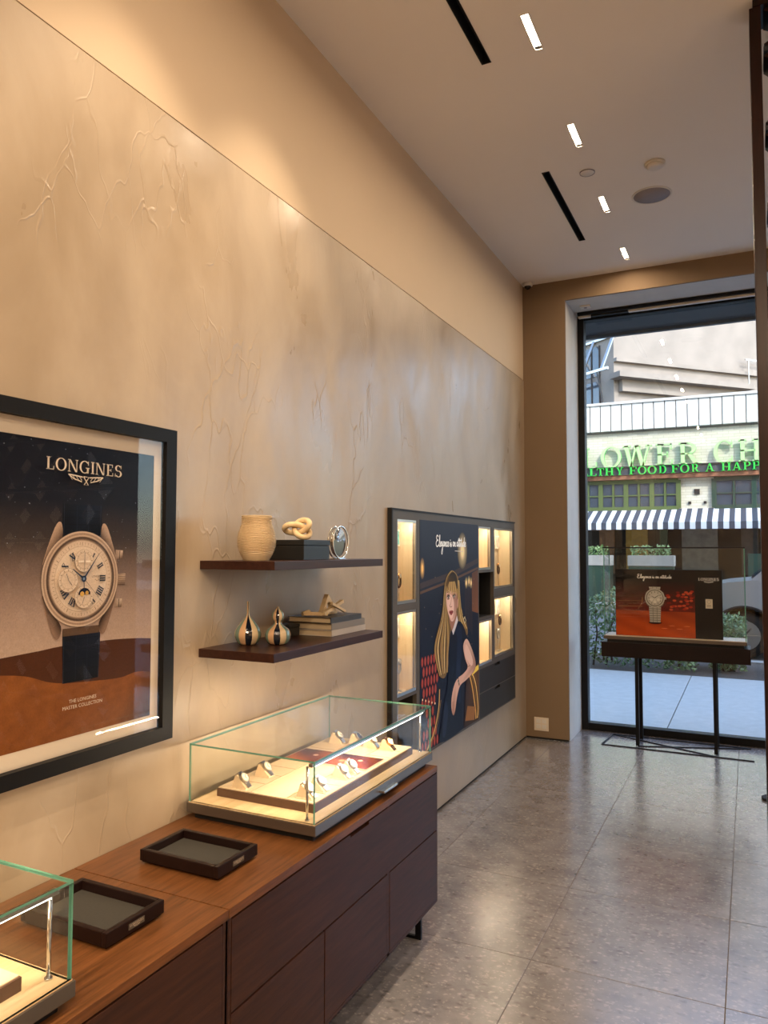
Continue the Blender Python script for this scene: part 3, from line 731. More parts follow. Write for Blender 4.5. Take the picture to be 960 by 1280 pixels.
# parked car in the shade of the kerb
def car():
    e = empty('parked_car', (2.6, 12.9, -.16), 'silver grey car parked at the kerb beyond the window', 'car')
    body = M('silver_car_paint', '#aeb3b8', .28, .4, var=.02, coat=.6); gl = MT['dark_glass']; tyre = M('tyre_rubber', '#141414', .8); rim = MT['steel']
    y0, y1 = 12.02, 13.80; x0, x1 = .35, 4.95; g = -.16
    wc = [(1.45, .34), (4.10, .34)]
    # side outline with wheel arches, extruded across
    out = [(x0 + .05, .28), (x0, .55), (x0 + .06, .92), (x0 + .9, 1.10), (x0 + 1.25, 1.14), (x1 - .55, 1.16), (x1 - .05, 1.10), (x1, .7), (x1 - .06, .3)]
    for wx in (4.10, 1.45): out += [(wx + .43 * cos(a), .30 + .43 * sin(a)) for a in [radians(k) for k in range(0, 181, 15)]]
    b = MB(); b.prism([(x, z + g) for x, z in out], 'y', y0, y1); b.build('body', body, e)
    for wx in (1.45, 4.10):
        for yy in (y0 - .012, y1 + .002): m = MB(); m.tube([(wx + .45 * cos(a), yy + .005, .30 + g + .45 * sin(a)) for a in [radians(k) for k in range(-4, 185, 9)]], .022, 6); m.build('wheel_arch_trim', MT['matte_black'], e)
    cab = [(x0 + 1.2, 1.14), (x0 + 1.85, 1.72), (x1 - .6, 1.72), (x1 - .15, 1.14)]
    MB().prism([(x, z + g) for x, z in cab], 'y', y0 + .12, y1 - .12).build('cabin', body, e)
    for yy, s in ((y0 + .118, -1), (y1 - .118, 1)):
        for a, c in ((.35, 1.55), (1.65, 2.75)):
            q = [(x0 + 1.2 + a + .18 * (a < 1), 1.18), (x0 + 1.2 + a + .42 * (a < 1) + .1, 1.66), (x0 + 1.2 + c, 1.66), (x0 + 1.2 + c, 1.18)]
            MB().prism([(x, z + g) for x, z in q], 'y', min(yy, yy + s * .01), max(yy, yy + s * .01)).build('side_window', gl, e)
    q = [(x0 + 1.22, 1.16), (x0 + 1.84, 1.70)]
    MB().add([(q[0][0] - .012, y0 + .2, q[0][1] + g), (q[0][0] - .012, y1 - .2, q[0][1] + g), (q[1][0] - .012, y1 - .3, q[1][1] + g), (q[1][0] - .012, y0 + .3, q[1][1] + g)], [(0, 1, 2, 3)]).build('windscreen', gl, e)
    for wx, wr in wc:
        for yy in (y0 + .12, y1 - .12):
            w_ = MB(); w_.lathe([(.02, -.11), (.25, -.11), (.335, -.08), (.34, 0), (.335, .08), (.25, .11), (.02, .11)], n=28)
            w_.v = [(x + wx, z + yy, y + .34 + g) for x, y, z in w_.v]; wo_ = w_.build('wheel', tyre, e)
            r = MB(); s = -1 if yy < 13 else 1; r.cyl((wx, yy + s * .112, .34 + g), (wx, yy + s * .120, .34 + g), .21, 24)
            for k in range(5):
                a = 2 * pi * k / 5; r.bar((wx, yy + s * .124, .34 + g), (wx + .2 * cos(a), yy + s * .124, .34 + g + .2 * sin(a)), .012, .05, (0, 1, 0))
            r.build('rim', rim, wo_)
    box('bumper', M('car_bumper', '#c9cccf', .4), e, x0 - .06, x0 + .12, y0 + .08, y1 - .08, .30 + g, .52 + g, .03)
    box('side_step', M('car_side_step', '#d9dcde', .4), e, 1.98, 3.58, y0 - .06, y0 + .02, .20 + g, .30 + g, .015)
    for yy in (y0 + .15, y1 - .45): box('headlight', MT['chrome'], e, x0 - .005, x0 + .06, yy, yy + .3, .72 + g, .86 + g, .02)
car()

# restaurant across the street
YR = 25.0
rs = empty('restaurant', (-1, YR, -.02), 'white low restaurant with green lettering and striped awning across the street', 'building')
XA, XB = -12.0, 12.0
b = MB(); b.slab('y', (XA, XB), (-.02, 5.23), (YR, YR + 6), [(XA + 1, XB - 1, -.1, 2.35)]); b.build('brick_wall', MT['brick'], rs)
box('shop_interior', M('dark_shop_interior', '#25241f', .8, var=.5, vs=.8), rs, XA + 1, XB - 1, YR + 2.2, YR + 2.4, -.02, 2.35)
for x, ww, c in ((-3.2, .5, '#6b4a2e'), (-2.3, .7, '#8a6a22'), (-1.2, .25, '#3c4a30'), (-.5, 1.1, '#6a675f'), (1.3, .5, '#3f3a35'), (-4.2, .5, '#4a4238')):
    box('shop_panel', M('shop_panel_' + c[1:], c, .6, var=.2), rs, x, x + ww, YR + 1.9, YR + 2.1, .6, 2.2)
px = XA
pw = .33
while px < XB - .01:
    if -5.2 < px < 4.2: box('metal_panel', MT['panel_white'], rs, px + .012, px + pw - .012, YR - .16, YR - .02, 5.26, 6.12, .01)
    px += pw
box('panel_backing', M('panel_joint', '#6f6e69', .7), rs, XA, XB, YR - .03, YR + .4, 5.20, 6.10)
box('coping', MT['panel_white'], rs, XA, XB, YR - .2, YR + .5, 6.12, 6.2)
for a, c in ((XA, -5.2), (4.3, XB)): box('metal_panel', MT['panel_white'], rs, a, c, YR - .16, YR - .03, 5.26, 6.12)
box('sign_band', MT['tile_dark'], rs, XA, XB, YR - .28, YR - .001, 3.80, 4.05)
box('soffit_boards', MT['copper'], rs, XA, XB, YR - .25, YR - .001, 3.66, 3.80)
sg = box('sign_rail', MT['matte_black'], rs, -6.2, 4.8, YR - .32, YR - .29, 4.03, 4.07)
def sign(txt, x0, z0, hgt, width, depth, yf, mats, space, name):
    g, w_ = serif_text(txt, hgt, width, space)
    for ch, qs in g:
        m = MB()
        for q in qs:
            n = len(q); vs = [(x0 + p[0], yf, z0 + p[1]) for p in q] + [(x0 + p[0], yf + depth, z0 + p[1]) for p in q]
            m.add(vs, [tuple(range(n))], 0); m.add(vs, [tuple(range(2 * n - 1, n - 1, -1))] + [(i, i + n, (i + 1) % n + n, (i + 1) % n) for i in range(n)], 1)
        m.build(name, mats, rs, weld=False)
for ch, xa, xb in (('F', -3.98, -3.50), ('L', -3.381, -2.879), ('O', -2.762, -2.11), ('W', -2.075, -1.174), ('E', -1.079, -.536), ('R', -.396, .247), ('C', .608, 1.161), ('H', 1.292, 1.894), ('I', 2.02, 2.27), ('L', 2.40, 2.90), ('D', 3.02, 3.66)):
    sign(ch, xa, 4.07, .68, xb - xa, .09, YR - .17, [MT['sign_face'], MT['sign_green']], .1, 'large_letter')
cx_ = [-3.733, -3.483, -3.233, -2.978, -2.738, -2.463, -2.141, None, -1.738, -1.46, -1.162, -.844, None, -.483, -.207, .10, None, .504, None, .956, 1.25, 1.529, 1.774, 2.03, None, 2.42, 2.74, 3.03, 3.30, 3.58]
for ch, xc in zip('HEALTHY FOOD FOR A HAPPY WORLD', cx_):
    if xc is not None: ww = .11 if ch == 'I' else (.26 if ch in 'OHAW' else .22); sign(ch, xc - ww / 2, 3.80, .25, ww, .08, YR - .38, [MT['sign_green'], MT['sign_green']], .1, 'small_letter')
# clerestory windows in olive frames, each pane a piece, and the brick pier between
def band(x0, x1, n, m):
    wf = MB(); z0, z1 = 2.72, 3.60; pwid = (x1 - x0) / n
    wf.box(x0, x1, YR - .10, YR - .02, z1 - .07, z1 + .05); wf.box(x0, x1, YR - .10, YR - .02, z0 - .05, z0 + .07)
    wf.box(x0, x1, YR - .09, YR - .03, 3.13, 3.17)
    for k in range(n + 1):
        t = .07 if k % 2 == 0 else .03; wf.box(x0 + k * pwid - t, x0 + k * pwid + t, YR - .095, YR - .02, z0, z1)
    f = wf.build('window_frame', m, rs)
    for k in range(n):
        for a, c in ((z0 + .07, 3.13), (3.17, z1 - .07)):
            MB().box(x0 + k * pwid + .04, x0 + (k + 1) * pwid - .04, YR - .05, YR - .025, a, c).build('pane', MT['dark_glass'], f)
band(-5.95, -.42, 14, MT['green_paint']); band(.60, 5.0, 8, MT['dark_green'])
for x, z, s in ((.03, 3.14, .16), (-.14, 2.84, .08), (.30, 2.84, .08)): box('wall_vent', MT['matte_black'], rs, x, x + s, YR - .05, YR - .001, z, z + s)
aw = rs
b = MB(); yA, yB_ = YR - .03, YR - 1.3
b.add([(XA + 2, yA, 2.70), (XB - 2, yA, 2.70), (XB - 2, yB_, 2.24), (XA + 2, yB_, 2.24), (XA + 2, yA, 2.68), (XB - 2, yA, 2.68), (XB - 2, yB_, 2.22), (XA + 2, yB_, 2.22)], [(0, 1, 2, 3), (7, 6, 5, 4), (0, 3, 7, 4), (1, 5, 6, 2), (0, 4, 5, 1)])
b.build('awning_cloth', MT['awning'], aw)
box('awning_valance', MT['awning'], aw, XA + 2, XB - 2, yB_ - .012, yB_, 2.03, 2.24)
m = MB(); m.tube([(XA + 2, yB_ + .03, 2.20), (XB - 2, yB_ + .03, 2.20)], .025, 8)
for k in range(7): x = XA + 3 + k * 3; m.bar((x, yB_ + .03, 2.20), (x, yA, 2.30), .03, .03)
m.build('awning_frame', MT['black'], aw)
# patio planters along the far pavement
for k in range(9):
    x = -6.3 + k * 1.62
    if k in (4,): continue
    e = empty('patio_planter', (x + .6, 21.4, -.02), 'pale block planter with leafy plants on the restaurant patio', 'planter', 'patio planters across the street')
    box('trough', MT['stucco'], e, x, x + 1.18, 21.1, 21.6, .98, 1.26, .01); box('planter_base', MT['dark_green'], e, x + .02, x + 1.16, 21.12, 21.58, -.02, .98)
    o = leaves(420, x + .10, x + 1.06, 21.2, 21.5, 1.24, 1.24 + .26, .08, 40 + k).build('plants', [MT['leaf'], MT['leaf2']], e, weld=False); o['kind'] = 'stuff'
gb = empty('green_sign_board', (2.1, 21.0, -.02), 'dark green patio board with pale green slanted strokes', 'sign board')
box('board', MT['dark_green'], gb, 1.5, 2.7, 20.95, 21.0, -.02, 1.32)
m = MB()
for k in range(3): m.bar((1.75 + k * .16, 20.94, .75), (1.90 + k * .16, 20.94, 1.2), .012, .05, (0, 1, 0))
m.build('strokes', MT['sign_green'], gb)

# concrete block behind the restaurant: sunny face receding to the right, shaded face to the left
cb_ = empty('concrete_building', (-5, 42, -.1), 'tall pale concrete building behind the restaurant', 'building')
K0 = Vector((-4.974, 42.0, 0)); d1 = Vector((.69, .724, 0)); d2 = Vector((-.80, .60, 0)); n1 = Vector((.724, -.69, 0)); n2 = Vector((-.60, -.80, 0)); H = 24.0
def face_box(name, m, d, nn, s0, s1, z0, z1, t0, t1, parent=cb_):
    c = K0 + d * (s0 + s1) / 2 + nn * (t0 + t1) / 2; c.z = (z0 + z1) / 2
    return MB().obox(c, d * (s1 - s0) / 2, nn * (t1 - t0) / 2, Vector((0, 0, (z1 - z0) / 2))).build(name, m, parent)
p1 = K0 + d1 * 40; p2 = K0 + d2 * 25
MB().prism([(K0.x, K0.y), (p1.x, p1.y), (p1.x - 12, p1.y + 12), (p2.x + 6, p2.y + 14), (p2.x, p2.y)], 'z', -.1, H).build('walls', MT['concrete'], cb_)
zb_ = lambda px_y: 1.41 + (683 - px_y) / 931 * 39.5
face_box('cornice', MT['concrete'], d1, n1, -.3, 9.2, 10.75, 11.05, 0, .9)
face_box('cornice_band', MT['concrete'], d1, n1, .3, 9.0, 10.1, 10.75, 0, .35)
face_box('string_course', MT['concrete'], d1, n1, 0, 38, 11.75, 11.95, 0, .25)
face_box('string_course', MT['concrete'], d1, n1, 9.4, 38, 10.5, 10.7, 0, .3)
for k in range(5): face_box('rail_post', MT['steel'], d1, n1, 9.2 + k * 2.2, 9.26 + k * 2.2, 11.0, 12.6, .4, .45)
face_box('rail', MT['steel'], d1, n1, 9.0, 19, 12.55, 12.63, .4, .46)
for k in range(12): face_box('upper_window', MT['dark_glass'], d1, n1, 6.5 + k * 1.6, 7.9 + k * 1.6, 16.3, 18.6, .01, .06)
face_box('ribbon_frame', MT['panel_white'], d1, n1, 6.2, 26, 15.9, 16.2, 0, .12)
# window with a tilted metal frame on the shaded face
face_box('side_window', MT['dark_glass'], d2, n2, 1.0, 3.6, 9.1, 10.9, .01, .05)
for k in range(5): face_box('glazing_bar', MT['bronze_dark'], d2, n2, 1.0 + k * .63, 1.06 + k * .63, 9.1, 12.9, .05, .10)
face_box('side_window', MT['dark_glass'], d2, n2, 1.0, 3.6, 11.2, 12.9, .01, .05)
m = MB()
def P2(s, t, z): q = K0 + d2 * s + n2 * t; return (q.x, q.y, z)
for s in (-.5, 1.0, 2.5, 4.0): m.bar(P2(s + .4, .1, 13.2), P2(s, 1.4, 11.05), .14, .10)
m.bar(P2(-1.0, 1.4, 11.05), P2(5.5, 1.4, 11.05), .12, .14); m.bar(P2(0, .1, 13.2), P2(5.5, .1, 13.2), .1, .12); m.bar(P2(-.2, 1.4, 11.0), P2(.5, .1, 8.6), .08, .08)
m.build('tilted_frame', MT['steel'], cb_)
face_box('side_sill', MT['concrete'], d2, n2, .3, 6, 8.75, 8.95, 0, .2)
# ------------------------------------------------------------------ wall console: two cabinet units on steel sled legs
TOPZ, BOTZ, XF = .614, .125, .4855
def front(name, m, e, y0, y1, z0, z1, cut=None, label=None):
    """a cabinet front, optionally with a slot handle cut out of its upper edge region"""
    b = MB()
    if cut: b.slab('x', (y0, y1), (z0, z1), (XF - .019, XF), [cut])
    else: b.bbox(XF - .019, XF, y0, y1, z0, z1, .0012)
    return b.build(name, m, e, label=label)
def console(y0, y1, label, fronts, divs, legs_y):
    e = empty('console_cabinet', (.24, (y0 + y1) / 2, 0), label, 'cabinet')
    c = MB(); c.box(.004, XF - .022, y0, y1, BOTZ, TOPZ - .022)
    # carcass edges stay visible around the fronts
    for a in divs: c.box(XF - .022, XF - .001, a - .008, a + .008, BOTZ, TOPZ - .022)
    c.box(XF - .022, XF - .001, y0, y0 + .009, BOTZ, TOPZ - .022); c.box(XF - .022, XF - .001, y1 - .009, y1, BOTZ, TOPZ - .022)
    c.box(XF - .022, XF - .001, y0 + .009, y1 - .009, BOTZ, BOTZ + .010)
    c.build('body', MT['walnut'], e)
    box('worktop', MT['walnut_top'], e, .003, XF, y0 + .0006, y1 - .0006, TOPZ - .0215, TOPZ, .0012)
    for f in fronts:
        o = front(*f[:2], e, *f[2:])
        if len(f) > 6 and f[6]:
            h = f[6]; box('handle_recess', MT['matte_black'], o, XF - .0215, XF - .0195, h[0], h[1], h[2], h[3])
    for ly in legs_y:
        m = MB(); w = .022
        m.box(.10, .10 + w, ly - .006, ly + .006, .010, BOTZ); m.box(.42, .42 + w, ly - .006, ly + .006, .010, BOTZ); m.box(.10, .42 + w, ly - .006, ly + .006, 0.0, .010)
        m.build('leg', MT['black'], e)
    return e
g = .0025; zs = .383
YA, YC = 1.374, 2.605
console(YA, YC, 'dark walnut console unit with wide drawer, carrying the full glass case', [
    ('drawer', MT['walnut'], YA + .011, YC - .011, zs + g, TOPZ - .026, (1.934, 2.052, .580, .594)),
    ('door', MT['walnut'], YA + .011, 1.792 - g, BOTZ + .012, zs - g),
    ('door', MT['walnut'], 1.792 + g, 2.189 - .010, BOTZ + .012, zs - g),
    ('door', MT['walnut'], 2.189 + .010, YC - .011, BOTZ + .012, zs - g)], [2.189], [1.62, 2.555])
YL = .14
console(YL, YA - .0015, 'dark walnut console unit with flush doors, under the empty tray', [
    ('door', MT['walnut'], .76 + g, YA - .022, BOTZ + .012, TOPZ - .026),
    ('door', MT['walnut'], YL + .012, .76 - g, BOTZ + .012, TOPZ - .026)], [YA - .012], [.40, 1.10])

# ------------------------------------------------------------------ serving trays with small brand plates
def tray(x0, x1, y0, y1, label):
    z = TOPZ; e = empty('presentation_tray', ((x0 + x1) / 2, (y0 + y1) / 2, z), label, 'tray')
    t = .013; b = MB()
    b.bbox(x0 + .004, x1 - .004, y0 + .004, y1 - .004, z + .004, z + .012, .002); b.build('base', MT['tray_wood'], e)
    m = MB()
    for xx in (x0 + .02, x1 - .04):
        for yy in (y0 + .02, y1 - .04): m.box(xx, xx + .02, yy, yy + .02, z, z + .004)
    m.build('feet', MT['matte_black'], e)
    box('rim', MT['tray_wood'], e, x0, x0 + t, y0, y1, z + .008, z + .036, .002); box('rim', MT['tray_wood'], e, x1 - t, x1, y0, y1, z + .008, z + .036, .002)
    box('rim', MT['tray_wood'], e, x0 + t, x1 - t, y0, y0 + t, z + .008, z + .036, .002); box('rim', MT['tray_wood'], e, x0 + t, x1 - t, y1 - t, y1, z + .008, z + .036, .002)
    box('pad', MT['tray_felt'], e, x0 + t, x1 - t, y0 + t, y1 - t, z + .012, z + .0155)
    yc = (y0 + y1) / 2
    pl = box('brand_plate', MT['bronze'], e, x1, x1 + .001, yc - .022, yc + .022, z + .016, z + .028)
    cv = Canvas((x1 + .001, yc, z + .016), (0, 1, 0), (0, 0, 1), (1, 0, 0), 2e-5); brand(cv, -.019, .019, .0055, .005, '#c9b8a4'); cv.build('lettering', MT['print'], e)
tray(.130, .378, 1.468, 1.630, 'black lacquered tray with grey pad, standing between the two cabinet seams and the full case')
tray(.130, .378, 1.122, 1.286, 'black lacquered tray partly seen through the end of the other glass case')

# ------------------------------------------------------------------ glass display cases
def pane(e, x0, x1, y0, y1, z0, z1, thin):
    b = MB(); b.box(x0, x1, y0, y1, z0, z1)
    d = 'xyz'.index(thin)
    fa = {0: 2, 1: 2, 2: 1, 3: 0, 4: 1, 5: 0}   # face -> axis of its normal
    b.m = [0 if fa[i] == d else 1 for i in range(6)]
    return b.build('pane', [MT['glass'], MT['glass_edge']], e)
def display_case(y0, y1, label):
    z = TOPZ; x0, x1 = .022, .468; e = empty('display_case', ((x0 + x1) / 2, (y0 + y1) / 2, z), label, 'display case')
    box('plinth', MT['matte_black'], e, x0 + .016, x1 - .020, y0 + .02, y1 - .02, z, z + .020)
    box('base', MT['taupe_metal'], e, x0, x1, y0, y1, z + .020, z + .048, .0015)
    box('deck', MT['maple'], e, x0 + .004, x1 - .004, y0 + .004, y1 - .004, z + .048, z + .0505)
    zb, zt = z + .0505, z + .220; gx0, gx1, gy0, gy1 = x0 + .005, x1 - .004, y0 + .004, y1 - .006; t = .005
    pane(e, gx1 - t, gx1, gy0, gy1, zb, zt - t, 'x'); pane(e, gx0, gx0 + t, gy0, gy1, zb, zt - t, 'x')
    pane(e, gx0 + t, gx1 - t, gy0, gy0 + t, zb, zt - t, 'y'); pane(e, gx0 + t, gx1 - t, gy1 - t, gy1, zb, zt - t, 'y')
    pane(e, gx0, gx1, gy0, gy1, zt - t, zt, 'z')
    for yy in (gy0 + .018, gy1 - .018):
        m = MB(); xx = gx1 - .036; m.cyl((xx, yy, zb + .0005), (xx, yy, zt - .022), .0038, 10); m.cyl((xx, yy, zb), (xx, yy, zb + .004), .007, 12); m.build('post', MT['chrome'], e)
    box('light_rail', MT['steel'], e, gx1 - .030, gx1 - .018, gy0 + .014, gy1 - .014, zt - .022, zt - .013, .001)
    box('light_strip', MT['led'], e, gx1 - .0295, gx1 - .0185, gy0 + .03, gy1 - .03, zt - .0235, zt - .0222)
    area_light('case_light', (gx1 - .024, (y0 + y1) / 2, zt - .025), (-1, 0, .08), .010, (y1 - y0) * .9, P_CASE, (1, .74, .48), 180, e)
    tb = MB(); yc = y0 + .53 * (y1 - y0); tb.bbox(x1 - .002, x1 + .018, yc - .05, yc + .05, z + .026, z + .033, .002); tb.build('latch', MT['steel'], e)
    return e
display_case(1.768, 2.600, 'glass case on the console holding ten watches under the shelves')
display_case(.132, .968, 'glass case at the console end, beside the tray under the framed poster')

# trays of watches inside the cases
ZD = TOPZ + .0505
def watch_tray(y0, y1, label):
    x0, x1 = .072, .416; e = empty('watch_tray', ((x0 + x1) / 2, (y0 + y1) / 2, ZD), label, 'watch tray')
    box('body', MT['brown_leather'], e, x0, x1, y0, y1, ZD, ZD + .024, .001)
    box('pad', MT['cream'], e, x0 + .003, x1 - .003, y0 + .003, y1 - .003, ZD + .024, ZD + .0275, .001)
    m = MB()
    for xx in (.190, .318):
        m.box(xx, xx + .0016, y0 + .01, y1 - .01, ZD + .0275, ZD + .0285)
    for k in range(1, 8):
        yy = y0 + k * (y1 - y0) / 8; m.box(x0 + .012, .188, yy, yy + .0014, ZD + .0275, ZD + .0283); m.box(.322, x1 - .012, yy, yy + .0014, ZD + .0275, ZD + .0283)
    m.build('partition', M('tray_partition', '#b39a78', .7), e)
    return e
watch_tray(1.846, 2.535, 'brown leather watch tray with cream pad inside the full glass case')
watch_tray(.20, .90, 'brown leather watch tray inside the case at the console end')
ZP = ZD + .0275

MT['dial_cream'] = M('cream_dial', '#e6d8bf', .35, var=.03); MT['dial_blue'] = M('blue_dial', '#22304f', .3, var=.1); MT['strap_dark'] = M('dark_leather_strap', '#3a241b', .55, var=.15)
def make_watch(metal, dial, leather=None):
    """watch lying on the slope of its stand, local origin at the stand's base centre"""
    e = empty('wristwatch')
    nn = Vector((.7071, 0, .7071)); dd = Vector((.7071, 0, -.7071)); yy = Vector((0, 1, 0)); c = Vector((.0065, 0, .0252)) + nn * .004
    b = MB(); ax = []
    def disc(m, r, a0, a1, n=24):
        p0 = c + nn * a0; p1 = c + nn * a1
        v = [p0 + (dd * cos(2 * pi * k / n) + yy * sin(2 * pi * k / n)) * r for k in range(n)] + [p1 + (dd * cos(2 * pi * k / n) + yy * sin(2 * pi * k / n)) * r for k in range(n)]
        m.add(v, [tuple(range(n)), tuple(range(n, 2 * n))] + [(k, (k + 1) % n, (k + 1) % n + n, k + n) for k in range(n)])
    disc(b, .0165, -.003, .004); ca = b.build('case', metal, e, local=True)
    b = MB(); disc(b, .0138, .004, .0045); di = b.build('dial', dial, e, local=True)
    b = MB(); b.tube([c + nn * .0045 + (dd * cos(2 * pi * k / 28) + yy * sin(2 * pi * k / 28)) * .0148 for k in range(28)], .0014, 6, True); b.build('bezel', metal, e, local=True)
    b = MB()
    for an, L in ((.6, .008), (2.4, .011)):
        d = dd * cos(an) + yy * sin(an); b.obox(c + nn * .0050 + d * L / 2, d * L / 2, nn.cross(d) * .0007, nn * .0003)
    for k in range(12):
        d = dd * cos(k * pi / 6) + yy * sin(k * pi / 6); b.obox(c + nn * .0048 + d * .0115, d * .0012, nn.cross(d) * .0005, nn * .0002)
    b.build('hands', MT['black'], di, local=True)
    b = MB(); b.cyl(c + yy * .0165, c + yy * .0205, .0026, 10); b.build('crown', metal, e, local=True)
    b = MB(); sm = leather or metal
    # bracelet: links run down the slope, and over the top and down the back of the stand
    path = [c + dd * s - nn * .0015 for s in (.017, .022, .027, .031)]
    for i, p in enumerate(path): b.obox(p, dd * .0021, yy * (.0095 - .0005 * i), nn * .0013)
    for s in (-.017, -.0215): b.obox(c + dd * s - nn * .0018, dd * .0020, yy * .0095, nn * .0013)
    bk = Vector((-.34, 0, -.94)); bn = Vector((-.94, 0, .34)); st = Vector((-.0115, 0, .0385))
    for k in range(6): b.obox(st + bk * (.003 + .0046 * k) + bn * .003, bk * .0020, yy * .0088, bn * .0012)
    b.build('bracelet', sm, e, local=True); return e
def make_stand():
    e = empty('watch_stand'); pr = [(-.026, 0), (-.0135, .0355), (-.010, .0385), (-.0065, .0375), (.028, .003), (.028, 0)]
    b = MB(); b.prism(pr, 'y', -.016, .016); b.build('cuff', MT['cream'], e, local=True)
    box('foot', MT['cream'], e, -.028, .030, -.020, .020, -.0001, .0022, .0006, local=True); return e
PW = [make_watch(MT['steel'], MT['dial_cream']), make_watch(MT['gold'], MT['dial_cream'], MT['strap_dark']), make_watch(MT['steel'], MT['dial_blue'])]
PS = make_stand(); used = set()
def put_watch(x, y, z, k, rz, label, group=None, sc=1.0):
    s = PS if 's' not in used else copy_tree(PS); used.add('s'); s.location = (x, y, z); s.rotation_euler = (0, 0, rz); s.scale = (sc,) * 3
    tag(s, 'cream stand under ' + label.replace('with pale dial ', '').replace('with dark blue dial ', '').replace('in the middle of', 'amid'), 'watch stand', ('stands: ' + group) if group else None)
    w_ = PW[k] if k not in used else copy_tree(PW[k]); used.add(k); w_.location = (x, y, z + .0001); w_.rotation_euler = (0, 0, rz); w_.scale = (sc,) * 3
    tag(w_, label, 'wristwatch', group)
GW = 'steel watches in the full case'
near = 'steel watch with pale dial in the full case, wall-side row'
put_watch(.140, 1.878, ZP, 0, 0, near, 'wall-side watches'); put_watch(.134, 2.005, ZP, 0, 0, near, 'wall-side watches')
fr = 'steel watch with pale dial in the full case, room-side row nearer the tray'
for y in (1.886, 1.955): put_watch(.366, y, ZP, 0, 0, fr, 'room-side watches')
fr2 = 'steel watch with pale dial in the full case, room-side row against the picture card'
for y in (2.092, 2.150): put_watch(.366, y, ZP, 0, 0, fr2, 'watches by the card')
put_watch(.140, 2.462, ZP, 0, 0, 'steel watch with pale dial at the wall-side window end of the full case')
put_watch(.215, 2.475, ZP, 2, 0, 'steel watch with dark blue dial at the window end of the full case')
put_watch(.282, 2.462, ZP, 0, 0, 'steel watch with pale dial in the middle of the window end of the full case')
put_watch(.352, 2.455, ZP, 1, 0, 'gold watch on dark strap at the window end of the full case')
ls = 'steel watch in the case at the console end'
put_watch(.140, .70, ZP, 0, 0, ls, 'watches in the console-end case'); put_watch(.366, .62, ZP, 0, 0, ls, 'watches in the console-end case')

# printed cards lying in the trays
def case_card(x0, x1, y0, y1, label, seed):
    e = empty('picture_card', ((x0 + x1) / 2, (y0 + y1) / 2, ZP), label, 'card')
    box('card', MT['offwhite'], e, x0, x1, y0, y1, ZP + .0012, ZP + .005)
    cv = Canvas((x0, y1, ZP + .0052), (1, 0, 0), (0, 1, 0), (0, 0, 1)); cv.o = Vector((x0, y0, ZP + .0052)); wv, hv = x1 - x0, y1 - y0
    def f(u, v):
        s = u / wv; t = v / hv; k = .5 + .5 * sin(9 * s + 4 * t + seed); c = mix('#6d2a20', '#b5603c', k)
        return mix(c, '#3a1c1e', max(0, min(1, 1.4 * t - .5 + .3 * sin(14 * s))))
    cv.grid(0, wv, 0, hv, 30, 14, f)
    for u, v, r, c in ((.25, .55, .012, '#e7c6a6'), (.62, .4, .016, '#d89a6a'), (.8, .6, .010, '#f0c59a')): cv.rings(u * wv, v * hv, [(r, '#7c3a2a'), (r * .6, c), (.0005, c)], 16)
    cv.build('print', MT['print'], e)
case_card(.090, .402, 2.190, 2.325, 'reddish picture card lying in the tray of the full case', 1.0)
case_card(.30, .40, .70, .86, 'small orange picture card in the case at the console end', 2.0)

# ------------------------------------------------------------------ framed poster
PC = 1.371
fp = empty('framed_poster', (0, PC, .868), 'large black framed watch poster with cream mat on the plaster wall', 'poster')
o_, i_ = (1.048, 1.694, .868, 1.761), (1.090, 1.652, .9055, 1.723)
b = MB(); b.slab('x', (o_[0], o_[1]), (o_[2], o_[3]), (.0, .030), [(i_[0], i_[1], i_[2], i_[3])]); b.build('frame', MT['black'], fp)
box('mat', MT['offwhite'], fp, .001, .009, i_[0], i_[1], i_[2], i_[3])
box('glazing', MT['pglass'], fp, .020, .0225, i_[0], i_[1], i_[2], i_[3])
cv = Canvas((.0095, PC, 0), (0, 1, 0), (0, 0, 1), (1, 0, 0), 5e-5)
zlo, zhi, hw = .945, 1.680, .251
SK = [(1.0, '#121520'), (.80, '#1a1c26'), (.66, '#3f3734'), (.54, '#7d6a61'), (.42, '#a28c7f'), (.28, '#b39c8c')]
def skyc(u, z):
    t = (z - zlo) / (zhi - zlo)
    for (a, ca), (b_, cb2) in zip(SK, SK[1:]):
        if t >= b_: return mix(cb2, ca, (t - b_) / (a - b_))
    return lin(SK[-1][1])
cv.grid(-hw, hw, zlo, zhi, 10, 40, skyc)
rnd = random.Random(11)
for _ in range(70):
    u, z = rnd.uniform(-hw, hw), rnd.uniform(1.36, 1.675); s = rnd.choice((.0006, .0008, .0012)); cv.poly(ell(u, z, s, s, 6), '#9aa3b0', new=(_ == 0))
# dune: far ridge, shaded hollow, lit suede front
ridge = spline([(-hw, 1.163), (-.12, 1.169), (-.05, 1.173), (.1, 1.172), (.2, 1.166), (hw, 1.160)], 5, False)
cv.poly([(-hw, zlo)] + [(hw, zlo)][:0] + ridge + [(hw, zlo)], '#4a2a19')
def dune(u, z):
    n_ = .5 + .5 * sin(u * 90 + 3 * sin(z * 70)) * sin(z * 160 + u * 40); t = max(0, min(1, (1.13 - z) / .12))
    c = mix('#5a3019', '#9a5f2e', .35 + .4 * n_ * (1 - .5 * t)); r = max(0, min(1, (u - .10) * 7 + (1.0 - z) * 4 - .3)); return mix(c, '#1a1512', r * .9)
edge = spline([(-hw, 1.130), (-.16, 1.115), (-.09, 1.090), (-.03, 1.079), (.05, 1.072), (.135, 1.067), (.20, 1.074), (hw, 1.066)], 6, False)
cv.lay()
